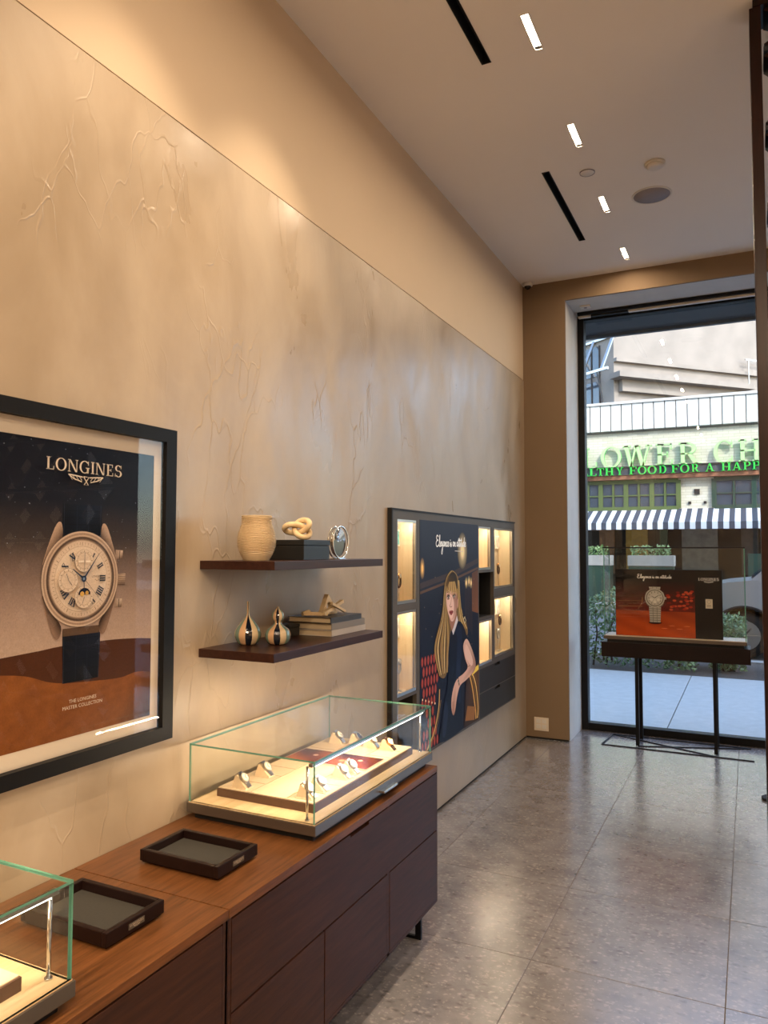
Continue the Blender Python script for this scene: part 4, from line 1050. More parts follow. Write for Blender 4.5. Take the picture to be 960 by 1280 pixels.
for (a, za), (b_, zb2) in zip(edge, edge[1:]):
    N_ = 12
    for k in range(N_):
        q = [(a, zlo + (za - zlo) * k / N_), (b_, zlo + (zb2 - zlo) * k / N_), (b_, zlo + (zb2 - zlo) * (k + 1) / N_), (a, zlo + (za - zlo) * (k + 1) / N_)]
        cv.poly(q, [dune(*p) for p in q], new=False)
def strap(u0, u1, z0, z1, taper=0):
    cv.poly([(u0 + taper, z0), (u1 - taper, z0), (u1, z1), (u0, z1)], ['#0d1017', '#0a0c12', '#1b2130', '#12161f'])
    for k in range(1, 5): z = z0 + (z1 - z0) * k / 5; cv.line([(u0 + .006, z), (u1 - .006, z + .001)], .0010, '#080a0f')
    for s in (-.018, .018): cv.line([((u0 + u1) / 2 + s, z0 + .003), ((u0 + u1) / 2 + s, z1 - .003)], .0009, '#262d3c')
    cv.line([(u0 + .005, z0), (u0 + .005, z1)], .0008, '#3a4150'); cv.line([(u1 - .005, z0), (u1 - .005, z1)], .0008, '#3a4150')
strap(-.062, .064, 1.440, 1.526); strap(-.055, .066, 1.080, 1.212, .004)
cv.poly([(-.055, 1.215), (.062, 1.215), (.060, 1.196), (-.053, 1.196)], '#5a4636')
# lugs
for s in (-1, 1):
    cv.poly(spline([(s * .118, 1.375), (s * .085, 1.465), (s * .066, 1.478), (s * .062, 1.440), (s * .09, 1.41)], 4), ['#b49a86' if k < 10 else '#5d4a3e' for k in range(20)])
    cv.poly(spline([(s * .118, 1.300), (s * .086, 1.205), (s * .066, 1.192), (s * .060, 1.222), (s * .09, 1.26)], 4), ['#8a7060' if k < 10 else '#3c2f28' for k in range(20)])
# pushers and crown
for z, a in ((1.398, .5), (1.268, -.5)): cv.poly([(.112, z - .012), (.136, z - .011), (.138, z + .011), (.112, z + .013)], ['#8a7465', '#5a483d', '#c9b4a2', '#a48c7a']); cv.line([(.126, z - .011), (.127, z + .011)], .002, '#3b2f29')
cv.poly([(.118, 1.318), (.147, 1.316), (.148, 1.347), (.118, 1.346)], ['#7d6758', '#6d584b', '#c7b09c', '#a68e7b'])
for k in range(6): cv.line([(.124, 1.3185 + k * .0052), (.147, 1.318 + k * .0052)], .0011, '#4a3b33')
DC = (0.0, 1.337)
cv.rings(DC[0], DC[1], [(.1215, '#54443b'), (.1195, '#d2bba6'), (.114, '#8d7665'), (.109, '#c8b09b'), (.1065, '#6b574a'), (.104, '#3f332c'), (.0985, '#8b7565')], 64)
cv.rings(DC[0], DC[1], [(.0990, '#8f7a69'), (.0960, '#cdb7a2'), (.084, '#d6c2ae'), (.083, '#b9a38f'), (.081, '#dccab7'), (.001, '#d3bfab')], 64)
for k in range(60):
    a = 2 * pi * k / 60; cv.line([(DC[0] + .0935 * sin(a), DC[1] + .0935 * cos(a)), (DC[0] + (.087 if k % 5 else .085) * sin(a), DC[1] + (.087 if k % 5 else .085) * cos(a))], .0012 if k % 5 == 0 else .0006, '#5d4c41')
# roman numerals as radial bars
for hr, pat in ((1, 'I'), (2, 'II'), (3, 'III'), (4, 'IIII'), (5, 'V'), (7, 'VII'), (8, 'VIII'), (10, 'X'), (11, 'XI')):
    a = 2 * pi * hr / 12; d = (sin(a), cos(a)); pdx = (cos(a), -sin(a)); n_ = len(pat); R0, R1 = .056, .074
    for k, ch in enumerate(pat):
        o = (k - (n_ - 1) / 2) * .0058
        def pt(r, q): return (DC[0] + d[0] * r + pdx[0] * q, DC[1] + d[1] * r + pdx[1] * q)
        if ch == 'I': cv.line([pt(R0, o), pt(R1, o)], .0034, '#2f3a4c')
        elif ch == 'V': cv.line([pt(R1, o - .005), pt(R0, o)], .0036, '#2f3a4c'); cv.line([pt(R1, o + .005), pt(R0, o)], .0016, '#2f3a4c')
        else: cv.line([pt(R1, o - .005), pt(R0, o + .005)], .0036, '#2f3a4c'); cv.line([pt(R1, o + .005), pt(R0, o - .005)], .0016, '#2f3a4c')
    for r in (R0, R1): cv.line([(pt(r, -n_ * .003)), (pt(r, n_ * .003))], .0012, '#2f3a4c')
def subdial(u, z, r):
    cv.rings(u, z, [(r, '#8c7767'), (r * .95, '#e0cfbc'), (r * .72, '#cbb7a3'), (r * .70, '#a8937f'), (r * .67, '#d8c5b1'), (.0005, '#cfbba7')], 36)
    for k in range(12): a = 2 * pi * k / 12; cv.line([(u + r * .9 * sin(a), z + r * .9 * cos(a)), (u + r * .76 * sin(a), z + r * .76 * cos(a))], .0010, '#5a4a3f')
subdial(.002, 1.383, .029); subdial(-.047, 1.335, .030); subdial(.003, 1.291, .029)
for s in (-1, 1): cv.poly([(s * .011 - .008 + .002, 1.379), (s * .011 + .008 + .002, 1.379), (s * .011 + .008 + .002, 1.3835), (s * .011 - .008 + .002, 1.3835)], '#efe3d3')
cv.line([(.002, 1.362), (.002, 1.404)], .0012, '#39485f'); cv.line([(-.047, 1.335), (-.036, 1.322)], .0012, '#39485f'); cv.line([(-.047, 1.335), (-.054, 1.352)], .0012, '#39485f')
cv.poly(ell(.003, 1.297, .019, .017, 20, 0, pi), '#1b2438'); cv.disc(-.004, 1.299, .0065, '#d3aa5a', 16); cv.disc(.011, 1.301, .0055, '#c99f52', 16)
cv.line([(.003, 1.291), (-.004, 1.272)], .0012, '#39485f')
sans(cv, 'LONGINES', .043, 1.340, .0075, '#4b3e36'); cv.line([(.036, 1.3345), (.043, 1.331), (.050, 1.3345)], .0008, '#4b3e36')
for pts, wd in (([(DC[0], DC[1]), (.049, 1.402)], [.0046, .0012]), ([(DC[0], DC[1]), (-.035, 1.363)], [.005, .0014]), ([(-.008, 1.347), (.058, 1.278)], [.001, .0008]), ([(DC[0], DC[1]), (.002, 1.303)], [.0022, .0016])): cv.line(pts, wd, '#26354f')
cv.disc(DC[0], DC[1], .0082, '#26354f', 20); cv.disc(DC[0], DC[1], .0035, '#6c7f9c', 12)
brand(cv, -.121, .121, 1.606, .031, '#d9cbb9')
sans(cv, 'THE LONGINES', .004, 1.031, .0125, '#d3c3ae'); sans(cv, 'MASTER COLLECTION', .004, 1.0165, .0125, '#d3c3ae')
cv.build('print', MT['print_grain'], fp)

# ------------------------------------------------------------------ floating shelves
for z, lab in ((1.377, 'upper dark wood floating shelf carrying the ribbed vase'), (1.105, 'lower dark wood floating shelf carrying striped vases and books')):
    e = empty('floating_shelf', (0, 2.2, z - .0265), lab, 'shelf')
    box('board', MT['wenge'], e, .0006, .28, 1.838, 2.563, z - .0265, z, .0012)
    m = MB()
    for y in (2.0, 2.4): m.cyl((.001, y, z - .0135), (-.06, y, z - .0135), .006, 8)
    m.build('bracket_pin', MT['steel'], e)
Z1, Z2 = 1.3772, 1.1052
# ribbed cream vase
MT['vase'] = M('ribbed_cream_ceramic', '#d3bd99', .42, var=.06, vs=20)
prof = []; H_ = .141; N_ = 120
for k in range(N_ + 1):
    t = k / N_
    r = spline([(.040, 0), (.053, .18), (.0605, .42), (.056, .62), (.0475, .82), (.0465, .93), (.0485, 1.0)], 40, False)
    r = min(r, key=lambda q: abs(q[1] - t))[0]; prof.append((r, t * H_))
def rib(i, a, r):
    t = i / N_
    if t < .14 or t > .97: return 0
    env = min(1, (t - .14) / .08); return .0027 * env * sin(2 * pi * (t * 27 + .35 * sin(3 * a) + .18 * sin(7 * a + 1)))
e = empty('ribbed_vase', (.135, 1.948, Z1), 'cream ceramic vase with carved horizontal ribs on the upper shelf', 'vase')
b = MB(); b.lathe([(.001, 0)] + prof, (.135, 1.948, Z1), 72, fn=lambda i, a, r: rib(i - 1, a, r)); b.build('body', MT['vase'], e)
b = MB(); b.lathe([(.0485, H_), (.0465, H_ + .0012), (.0445, H_ - .004), (.044, H_ * .7), (.045, H_ * .4), (.03, .012), (.001, .010)], (.135, 1.948, Z1), 48); b.build('inner_wall', MT['vase'], e)
# black keepsake box
e = empty('black_box', (.145, 2.182, Z1), 'black lidded box on the upper shelf under the wooden knot', 'box')
bx0, bx1, by0, by1 = .075, .217, 2.098, 2.266
MT['box_black'] = M('black_leather_box', '#16181a', .45, var=.1, vs=40, bump=.1, bs=250)
box('body', MT['box_black'], e, bx0, bx1, by0, by1, Z1, Z1 + .0475, .0015); box('lid', MT['box_black'], e, bx0 - .001, bx1 + .001, by0 - .001, by1 + .001, Z1 + .049, Z1 + .0675, .0015)
box('lid_gap', MT['matte_black'], e, bx0 + .003, bx1 - .003, by0 + .003, by1 - .003, Z1 + .0475, Z1 + .049)
# wooden knot on the box
MT['pale_wood'] = wood('pale_carved_wood', '#d6bb90', '#ead4ac', .5, (4, 4, 4), 0, 10)
kc = Vector((.148, 2.178, Z1 + .0675)); pts = []
for k in range(90):
    t = 2 * pi * k / 90
    x = (sin(t) + 2 * sin(2 * t)); y = (cos(t) - 2 * cos(2 * t)); z = -sin(3 * t)
    pts.append(Vector((.87, .5, 0)) * (y * .0168) + Vector((0, 0, 1)) * (x * .0108) + Vector((.5, -.87, 0)) * (z * .0150))
mz = min(p.z for p in pts) - .0098
kn = MB(); kn.tube([kc + p - Vector((0, 0, mz)) for p in pts], .0098, 12, True)
tag(kn.build('wooden_knot', MT['pale_wood']), 'pale carved wooden knot on the black box', 'sculpture')
# chrome ring ornament
MT['black_gloss'] = M('black_gloss', '#101215', .12, var=.1)
oc = Vector((.175, 2.398, Z1)); e = empty('ring_ornament', oc, 'polished metal ring ornament with dark lower half at the shelf end', 'ornament')
ax = Vector((cos(radians(-4)), sin(radians(-4)), 0)); side = Vector((-ax.y, ax.x, 0)); R0 = .060
def rpt(a, r, off=0, cz=None): return oc + side * (r * .86 * cos(a)) + Vector((0, 0, (cz or R0 + .003) + r * sin(a))) + ax * off
for off, r in ((.012, R0 - .001), (-.010, R0 - .003)):
    m = MB(); m.tube([rpt(2 * pi * k / 40, r, off, R0 + .0015) for k in range(40)], .0035, 8, True); m.build('ring', MT['chrome'], e)
m = MB(); N_ = 40; f0 = [rpt(2 * pi * k / N_, R0 - .006, .004) for k in range(N_)]; f1 = [rpt(2 * pi * k / N_, R0 - .006, -.004) for k in range(N_)]
m.add(f0 + f1 + [rpt(0, 0, -.002), rpt(0, 0, .002)], [(k, (k + 1) % N_, (k + 1) % N_ + N_, k + N_) for k in range(N_)] + [(k, (k + 1) % N_, 2 * N_ + 0) for k in range(N_)] + [(k + N_, (k + 1) % N_ + N_, 2 * N_ + 1) for k in range(N_)], 0, True); m.build('mirror_disc', MT['chrome'], e)
m = MB(); a0 = [rpt(a, R0 - .010, .0055) for a in [pi + pi * k / 20 for k in range(21)]]; up_ = [rpt(a, r, .0055) for a, r in ((-.05, .040), (.35, .030), (.15, .016), (.0, .012), (pi - .1, .014), (pi - .35, .030), (pi + .05, .042))]
m.add(a0 + up_ + [p - ax * .0012 for p in a0 + up_], [tuple(range(28)), tuple(range(28, 56))] + [(k, (k + 1) % 28, (k + 1) % 28 + 28, k + 28) for k in range(28)]); m.build('dark_inlay', MT['black_gloss'], e)
m = MB(); m.bbox(oc.x - .022, oc.x + .022, oc.y - .022, oc.y + .022, Z1, Z1 + .003, .001); m.build('foot', MT['chrome'], e)
# striped vases
ST = [M('glaze_cream', '#cbb796', .15, var=.05, coat=.5), M('glaze_sage', '#6d8478', .15, var=.08, coat=.5), M('glaze_navy', '#141a26', .12, var=.1, coat=.5), M('glaze_peach', '#c8a27c', .15, var=.05, coat=.5)]
PAT = [0, 0, 0, 1, 1, 1, 3, 3, 3, 2, 2, 2]
def striped(name, prof, c, label, turn, n=72):
    e = empty(name, c, label, 'vase'); b = MB(); pr = spline(prof, 8, False)
    b.lathe(pr, c, n, seg=lambda k: PAT[((k + turn) // 2) % 12]); b.build('body', ST, e); return e
striped('bottle_vase', [(.001, 0), (.026, .001), (.039, .018), (.043, .034), (.038, .052), (.024, .071), (.011, .086), (.0055, .098), (.0045, .115), (.0048, .136), (.0030, .1362), (.0028, .11)], (.078, 1.985, Z2), 'striped bottle vase with a long thin neck on the lower shelf', 7)
striped('gourd_vase', [(.001, 0), (.026, .001), (.038, .014), (.0415, .030), (.036, .047), (.022, .058), (.013, .066), (.013, .074), (.0185, .082), (.0205, .092), (.016, .104), (.007, .114), (.0022, .123), (.001, .1232)], (.160, 2.035, Z2), 'striped gourd vase with two bulbs on the lower shelf', 9)
# books
def book(x0, x1, y0, y1, z0, z1, cover, label, txt=None):
    e = empty('book', ((x0 + x1) / 2, (y0 + y1) / 2, z0), label, 'book'); t = .0022
    box('cover', cover, e, x0, x1, y0, y1, z0, z0 + t, .0006); box('cover', cover, e, x0, x1, y0, y1, z1 - t, z1, .0006)
    box('spine', cover, e, x1 - t, x1, y0, y1, z0 + t, z1 - t); box('pages', M('book_pages', '#c9b899', .8, var=.08, vs=8, vscale=(1, 1, 60)), e, x0 + .004, x1 - t - .0005, y0 + .004, y1 - .004, z0 + t, z1 - t)
    if txt:
        vs, fs = sans_mesh(txt, (z1 - z0) * .36); m = MB(); w_ = max(v[0] for v in vs); ys = (y0 + y1) / 2 - w_ / 2
        m.add([(x1 + .0003, ys + v[0], z0 + (z1 - z0) * .34 + v[1]) for v in vs], fs); m.build('spine_title', MT['grey_grille'], e)
book(.040, .211, 2.296, 2.552, Z2, Z2 + .0215, M('pale_book_cover', '#c6bdb2', .5), 'pale book at the bottom of the shelf pile')
book(.042, .210, 2.297, 2.548, Z2 + .0217, Z2 + .0455, M('grey_book_cover', '#8d867d', .5), 'grey book in the middle of the shelf pile')
book(.030, .210, 2.290, 2.520, Z2 + .0457, Z2 + .0660, M('dark_book_cover', '#3d3834', .4, var=.3, vs=25), 'dark covered book on top of the shelf pile')
e = empty('dark_coaster_box', (.05, 2.24, Z2), 'small dark box tucked behind the gourd vase beside the books', 'box')
box('body', MT['box_black'], e, .022, .085, 2.215, 2.283, Z2, Z2 + .030, .002); box('lid', MT['box_black'], e, .021, .086, 2.214, 2.284, Z2 + .031, Z2 + .042, .002)
box('lid_gap', MT['matte_black'], e, .024, .083, 2.217, 2.281, Z2 + .030, Z2 + .031)
# interlocked wooden sculpture on the books
zt = Z2 + .0662; e = empty('interlocked_sculpture', (.125, 2.40, zt), 'pale wooden sculpture of interlocked angular pieces on the books', 'sculpture')
def tri_ring(m, outer, hc, hr, x0, x1):
    n = 48; vs = []
    for k in range(n):
        a = 2 * pi * k / n; d = (cos(a), sin(a)); best = 9
        for i in range(3):
            p, q = outer[i], outer[(i + 1) % 3]; ex, ey = q[0] - p[0], q[1] - p[1]; den = d[0] * ey - d[1] * ex
            if abs(den) < 1e-9: continue
            t = ((p[0] - hc[0]) * ey - (p[1] - hc[1]) * ex) / den; s = ((p[0] - hc[0]) * d[1] - (p[1] - hc[1]) * d[0]) / den
            if t > 0 and -1e-6 <= s <= 1 + 1e-6: best = min(best, t)
        for x in (x0, x1):
            vs.append((x, hc[0] + d[0] * best, hc[1] + d[1] * best)); r = min(hr, best * .75); vs.append((x, hc[0] + d[0] * r, hc[1] + d[1] * r))
    fs = []
    for k in range(n):
        i, j = 4 * k, 4 * ((k + 1) % n); fs += [(i, j, j + 1, i + 1), (i + 2, i + 3, j + 3, j + 2), (i, i + 2, j + 2, j), (i + 1, j + 1, j + 3, i + 3)]
    m.add(vs, fs)
m = MB(); tri_ring(m, [(2.350, zt + .001), (2.472, zt + .001), (2.400, zt + .076)], (2.406, zt + .026), .021, .118, .136); m.build('pierced_triangle', MT['pale_wood'], e)
m = MB(); m.bar((.150, 2.340, zt + .008), (.150, 2.478, zt + .046), .014, .012); m.build('crossing_bar', MT['pale_wood'], e)
m = MB(); m.bar((.165, 2.372, zt + .044), (.165, 2.470, zt + .009), .010, .009); m.build('crossing_bar', MT['pale_wood'], e)
m = MB(); m.bar((.090, 2.300, zt + .010), (.155, 2.360, zt + .007), .014, .012); m.tube([(.088, 2.296, zt + .009), (.100, 2.325, zt + .016)], .008, 8); m.build('short_bar', MT['pale_wood'], e)
# ------------------------------------------------------------------ built-in wall cabinet with lit niches and picture panel
XC = .020; XN = -.085
wc = empty('wall_cabinet', (0, 4.2, .357), 'dark bronze built-in wall cabinet with lit niches around a picture panel', 'cabinet')
y0, y1, z0, z1 = CAB
N_LIT = [(3.248, 3.480, 1.148, 1.560, 'L'), (3.248, 3.480, .706, 1.112, 'L'), (4.447, 4.692, 1.285, 1.558, 'M'), (4.450, 4.712, .688, .966, 'M'), (4.763, 5.196, 1.154, 1.557, 'R'), (4.763, 5.196, .704, 1.098, 'R')]
N_DARK = (4.447, 4.744, .985, 1.268)
PIC = (3.517, 4.432, .372, 1.566)
DR = [(4.452, 5.232, .520, .668), (4.452, 5.232, .364, .515)]
hol = [n[:4] for n in N_LIT] + [N_DARK, PIC] + DR + [(3.248, 3.480, .372, .69)]
b = MB(); b.slab('x', (y0 + .001, y1 - .001), (z0 + .001, z1 - .001), (XC - .022, XC), hol); b.build('face_frame', MT['bronze'], wc)
b = MB(); b.slab('x', (y0 + .001, y1 - .001), (z0 + .001, z1 - .001), (-.12, XC - .022), [(y0 + .012, y1 - .012, z0 + .012, z1 - .012)]); b.build('carcass', MT['bronze_dark'], wc)
m = MB(); m.box(0.0005, XC + .004, y0 - .012, y0 + .0005, z0 - .0, z1 + .008); m.box(0.0005, XC + .004, y0, y1 + .004, z1 - .0005, z1 + .008); m.build('edge_strip', MT['matte_black'], wc)
box('back_panel', MT['bronze_dark'], wc, -.119, -.108, y0 + .012, y1 - .012, z0 + .012, z1 - .012)
def niche(n, mat, lit, deep=XN):
    a, c, d, f = n[:4]; t = .006; m = MB()
    m.box(deep - t, deep, a - t, c + t, d - t, f + t); m.box(deep, XC - .023, a - t, a, d - t, f + t); m.box(deep, XC - .023, c, c + t, d - t, f + t)
    m.box(deep, XC - .023, a, c, d - t, d); m.box(deep, XC - .023, a, c, f, f + t)
    o = m.build('niche', mat, wc)
    if lit:
        m = MB(); e_ = .009
        m.slab('x', (a + .0005, c - .0005), (d + .0005, f - .0005), (XC - .014, XC - .002), [(a + e_, c - e_, d + e_ * 1.6, f - e_ * 1.4)]); m.build('niche_trim', MT['steel'], o)
        box('niche_light', MT['led_warm'], o, XC - .024, XC - .016, a + .012, c - .012, f - .006, f - .001)
        area_light('niche_lamp', (XC - .020, (a + c) / 2, f - .008), (-.5, 0, -1), c - a - .04, .008, P_NICHE * (c - a) / .3, (1, .84, .62), 175, wc, up=(1, 0, 0))
        if n[4] != 'M': box('niche_pane', MT['glass'], o, XC - .007, XC - .003, a + e_, c - e_, d + e_ * 1.6, f - e_ * 1.4)
    return o
for n in N_LIT: niche(n, MT['niche'], True)
niche(N_DARK, MT['matte_black'], False); niche((3.248, 3.480, .372, .69), MT['charcoal'], False)
for a, c, d, f in DR:
    yc = (a + c) / 2 - .02
    o = MB().slab('x', (a + .002, c - .002), (d, f), (XC - .020, XC - .002), [(yc - .055, yc + .055, f - .020, f + .1)]).build('drawer', MT['charcoal'], wc)
    box('handle_recess', MT['matte_black'], o, XC - .0225, XC - .0205, yc - .055, yc + .055, f - .020, f)

# picture panel: woman in a navy dress on an evening terrace
a, c, d, f = PIC
pn = box('picture_panel', MT['bronze_dark'], wc, XC - .020, XC + .0005, a + .002, c - .002, d, f)
cv = Canvas((XC + .0010, 0, 0), (0, 1, 0), (0, 0, 1), (1, 0, 0), 4e-5)
def night(u, v):
    t = (v - d) / (f - d); s = (u - a) / (c - a)
    col = mix('#0e1424', '#232838', max(0, min(1, (t - .35) * 1.6)))
    return mix(col, '#3a2a24', max(0, .35 - t) * .9 * s)
cv.grid(a + .002, c - .002, d, f, 14, 24, night)
# far bank, street line and glowing lamps
cv.line([(a + .003, 1.225), (4.0, 1.275), (c - .003, 1.345)], .030, '#3d3436'); cv.line([(a + .003, 1.190), (3.95, 1.235), (c - .003, 1.30)], .014, '#5a4438')
def glow(u, v, r, c1, c0, sy=1.3): cv.rings(u, v, [(r, c0), (r * .55, mix(c0, c1, .35)), (r * .22, c1), (.001, c1)], 20, 1, sy)
glow(4.150, 1.405, .085, '#ffe2a8', '#3a3432'); glow(3.550, 1.315, .032, '#ffc873', '#2f2c33', 1.8); glow(3.875, 1.150, .026, '#ffe6b0', '#2b2d3c')
for u, v in ((4.215, 1.215), (4.262, 1.222), (4.300, 1.212)): glow(u, v, .028, '#ffd894', '#33302f')
cv.poly([(4.315, 1.04), (4.428, 1.02), (4.428, 1.29), (4.315, 1.27)], ['#6d4630', '#7a4c32', '#5a3a2c', '#5a3a2c'])
for k in range(5): cv.line([(4.20 + .028 * k, 1.20), (4.198 + .028 * k, .98 - .02 * k)], .004, '#5f4a3b')
rnd = random.Random(4)
for k in range(26): cv.poly(ell(rnd.uniform(a + .02, c - .02), rnd.uniform(.80, 1.30), .0035, .004, 8), '#7d6a5a', new=(k == 0))
# chair woven with red ovals, lower left; gold rails lower right
for r in range(9):
    v = .835 - r * .054
    for k in range(7):
        u = a + .030 + k * .040 + (.018 if r % 2 else 0)
        if 5 <= r < 7 and u < 3.60: continue
        if u < 3.735 + .03 * sin(r): cv.rings(u, v, [(.029, '#1e1014'), (.026, '#6d2622'), (.016, '#a8483a'), (.001, '#8c352c')], 14, .55, 1.0)
for k in range(5): cv.disc(a + .03 + .042 * k, .645 - .012 * k, .006, '#ffe3b4', 10)
cv.line(spline([(3.60, .375), (3.70, .45), (3.765, .56), (3.78, .66)], 6, False), .012, '#caa264'); cv.line(spline([(3.63, .375), (3.74, .47), (3.80, .60)], 6, False), .006, '#8d6f48')
cv.poly([(4.16, .372), (4.43, .372), (4.43, .72), (4.20, .66)], ['#2b1c14', '#3a2616', '#5a3a1e', '#33221a'])
for o, col, w_ in ((0, '#c9964a', .016), (.035, '#7d5a2c', .010), (.065, '#e0b060', .012), (.10, '#6a4a26', .010)): cv.line(spline([(4.23 + o * .6, .70), (4.30 + o, .60), (4.36 + o * .8, .45), (4.37 + o * .4, .385)], 6, False), w_, col)
cv.poly([(4.30, .655), (4.425, .675), (4.425, .705), (4.30, .690)], '#e6c24c'); cv.poly([(4.18, .41), (4.34, .385), (4.36, .46), (4.22, .49)], '#8a5a2e')
# hair behind, dress, arm (outlines follow the picture)
HAIR = spline([(3.965, 1.295), (3.902, 1.271), (3.86, 1.228), (3.84, 1.17), (3.827, 1.101), (3.805, 1.045), (3.764, .991), (3.719, .928), (3.704, .874), (3.742, .818), (3.773, .769), (3.785, .727), (3.856, .711), (3.905, .767), (3.912, .837), (3.925, .894), (3.946, .951), (4.006, .981), (4.082, .996), (4.117, .959), (4.163, .92), (4.218, .905), (4.23, .936), (4.204, .986), (4.139, 1.028), (4.104, 1.101), (4.084, 1.194), (4.05, 1.263)], 4)
cv.poly(HAIR, '#6d5532')
HS = ('#a0804c', '#6b5230', '#c4a66e', '#463521', '#8a6a3e')
for k in range(11):
    t = k / 10
    cv.line(spline([(3.872 + .020 * t, 1.21), (3.838 + .050 * t, 1.10), (3.812 + .085 * t, 1.02), (3.722 + .190 * t, .90), (3.735 + .165 * t, .82), (3.785 + .105 * t, .735)], 6, False), [.006 + .004 * sin(i) ** 2 + .010 * (i > 12) for i in range(31)], HS[k % 5])
for k in range(6):
    t = k / 5; cv.line(spline([(4.050 + .03 * t, 1.235), (4.065 + .035 * t, 1.12), (4.085 + .05 * t, 1.02), (4.130 + .08 * t, .945)], 6, False), .010, ('#a5824a', '#6e542e', '#c9a668')[k % 3])
DRESS = spline([(3.946, .951), (3.979, .989), (4.034, 1.0), (4.096, .997), (4.153, .968), (4.2, .913), (4.211, .885), (4.159, .862), (4.159, .794), (4.129, .736), (4.107, .654), (4.121, .567), (4.126, .42), (4.120, .374), (3.790, .374), (3.802, .463), (3.856, .59), (3.895, .652), (3.908, .732), (3.905, .814), (3.919, .883)], 4)
cv.poly(DRESS, '#0b1120')
cv.poly(spline([(3.985, .97), (4.05, .90), (4.03, .72), (4.06, .55), (4.10, .55), (4.10, .72), (4.13, .88), (4.10, .97)], 4), '#141d34')
cv.poly(spline([(3.86, .58), (3.90, .52), (3.86, .40), (3.82, .42)], 4), '#1a2136')
SKIN, SKS = '#d2a48f', '#a0715e'
ARM = spline([(4.203, .886), (4.27, .843), (4.346, .762), (4.369, .707), (4.329, .673), (4.208, .648), (4.1, .631), (4.054, .59), (4.03, .547), (4.012, .502), (3.985, .481), (3.959, .512), (3.953, .566), (3.976, .621), (4.014, .659), (4.065, .679), (4.15, .69), (4.224, .717), (4.18, .773), (4.148, .851)], 4)
cv.poly(ARM, [SKS if p[0] > 4.30 or p[1] < .52 else SKIN for p in ARM])
cv.poly(spline([(4.19, .855), (4.25, .82), (4.315, .745), (4.29, .715), (4.215, .76), (4.175, .80)], 4), '#ddb29e')
cv.line([(4.215, .717), (4.268, .722)], .004, '#8d5f4e')
for k in range(3): cv.line([(3.968 + .011 * k, .56), (3.969 + .012 * k, .505)], .003, '#8d5f4e')
cv.line([(4.058, .683), (4.080, .632)], .012, '#1f1c1c'); cv.disc(4.066, .660, .013, '#b9a58c', 14); cv.disc(4.066, .660, .008, '#33302e', 12)
# neck, collar, face
cv.poly(spline([(3.925, 1.035), (4.035, 1.055), (4.045, .99), (3.99, .945), (3.955, .965)], 4), '#9a6c58')
cv.poly([(4.045, 1.035), (4.062, 1.005), (3.985, .930), (3.965, .955), (3.99, .975)], '#c9c0c0')
FACE = spline([(3.893, 1.19), (3.875, 1.145), (3.884, 1.097), (3.913, 1.048), (3.955, 1.010), (4.000, 1.017), (4.036, 1.063), (4.052, 1.122), (4.044, 1.175), (3.967, 1.20)], 5)
cv.poly(FACE, [mix('#d8ab98', '#8f6252', max(0, min(1, (p[0] - 3.99) / .06))) for p in FACE])
cv.poly(spline([(3.893, 1.12), (3.905, 1.075), (3.94, 1.03), (3.975, 1.03), (3.995, 1.08), (3.99, 1.125), (3.95, 1.16), (3.91, 1.15)], 5), '#e0b8a6')
cv.poly(spline([(4.045, 1.12), (4.062, 1.13), (4.064, 1.09), (4.050, 1.075)], 4), '#b98a76')
for u, v in ((3.908, 1.146), (3.998, 1.146)):
    cv.poly(ell(u, v + .004, .026, .017, 16), '#8a6254'); cv.poly(ell(u, v, .0165, .0075, 14), '#cdbdb2'); cv.disc(u, v, .0080, '#1d1917', 12)
    cv.line(spline([(u - .020, v + .003), (u, v + .011), (u + .021, v + .004)], 4, False), .006, '#241a16'); cv.line([(u - .022, v + .027), (u, v + .031), (u + .024, v + .025)], .006, '#5d4630')
cv.line(spline([(3.958, 1.145), (3.945, 1.110), (3.928, 1.097), (3.950, 1.090), (3.966, 1.096)], 4, False), .005, '#a0705e')
cv.poly(spline([(3.918, 1.064), (3.938, 1.072), (3.948, 1.068), (3.960, 1.072), (3.985, 1.062), (3.952, 1.044)], 4), '#8f3f3c'); cv.line([(3.924, 1.061), (3.95, 1.060), (3.980, 1.061)], .0035, '#5a2526')
# crown, fringe and rim light
cv.poly(spline([(3.905, 1.255), (3.96, 1.283), (4.02, 1.275), (4.055, 1.22), (4.045, 1.185), (3.97, 1.195), (3.90, 1.19), (3.885, 1.215)], 4), ['#2c2218' if i < 16 else '#5e4628' for i in range(32)])
for k in range(13):
    t = k / 12; cv.line(spline([(3.925 + .08 * t, 1.232), (3.905 + .115 * t, 1.205), (3.886 + .160 * t, 1.172 + .010 * sin(k * 2.1) - .012 * t)], 5, False), [.006, .007, .008, .009, .010, .011, .012, .012, .011, .009, .004], ('#a8844c', '#7d6036', '#c09c60')[k % 3])
cv.line(spline([(3.965, 1.294), (3.90, 1.268), (3.858, 1.22), (3.842, 1.16), (3.828, 1.09), (3.80, 1.03)], 6, False), .0045, '#b09764'); cv.line(spline([(3.97, 1.294), (4.045, 1.262), (4.08, 1.19), (4.098, 1.10), (4.14, 1.03)], 6, False), .004, '#a08656')
cv.poly([(4.145, 1.005), (4.170, 1.022), (4.195, .995), (4.170, .975)], '#c9b48c'); cv.poly([(4.155, 1.003), (4.170, 1.012), (4.186, .995), (4.171, .984)], '#2a2420')
script_text(cv, 'Elegance is an attitude', 3.722, 1.430, .47, .026, .0075, '#e8e6e2')
cv.line([(4.01, 1.405), (4.15, 1.402)], .004, '#cfcac2')
cv.build('print', MT['print_lit'], wc, label='printed picture of a fair haired woman in a navy dress')

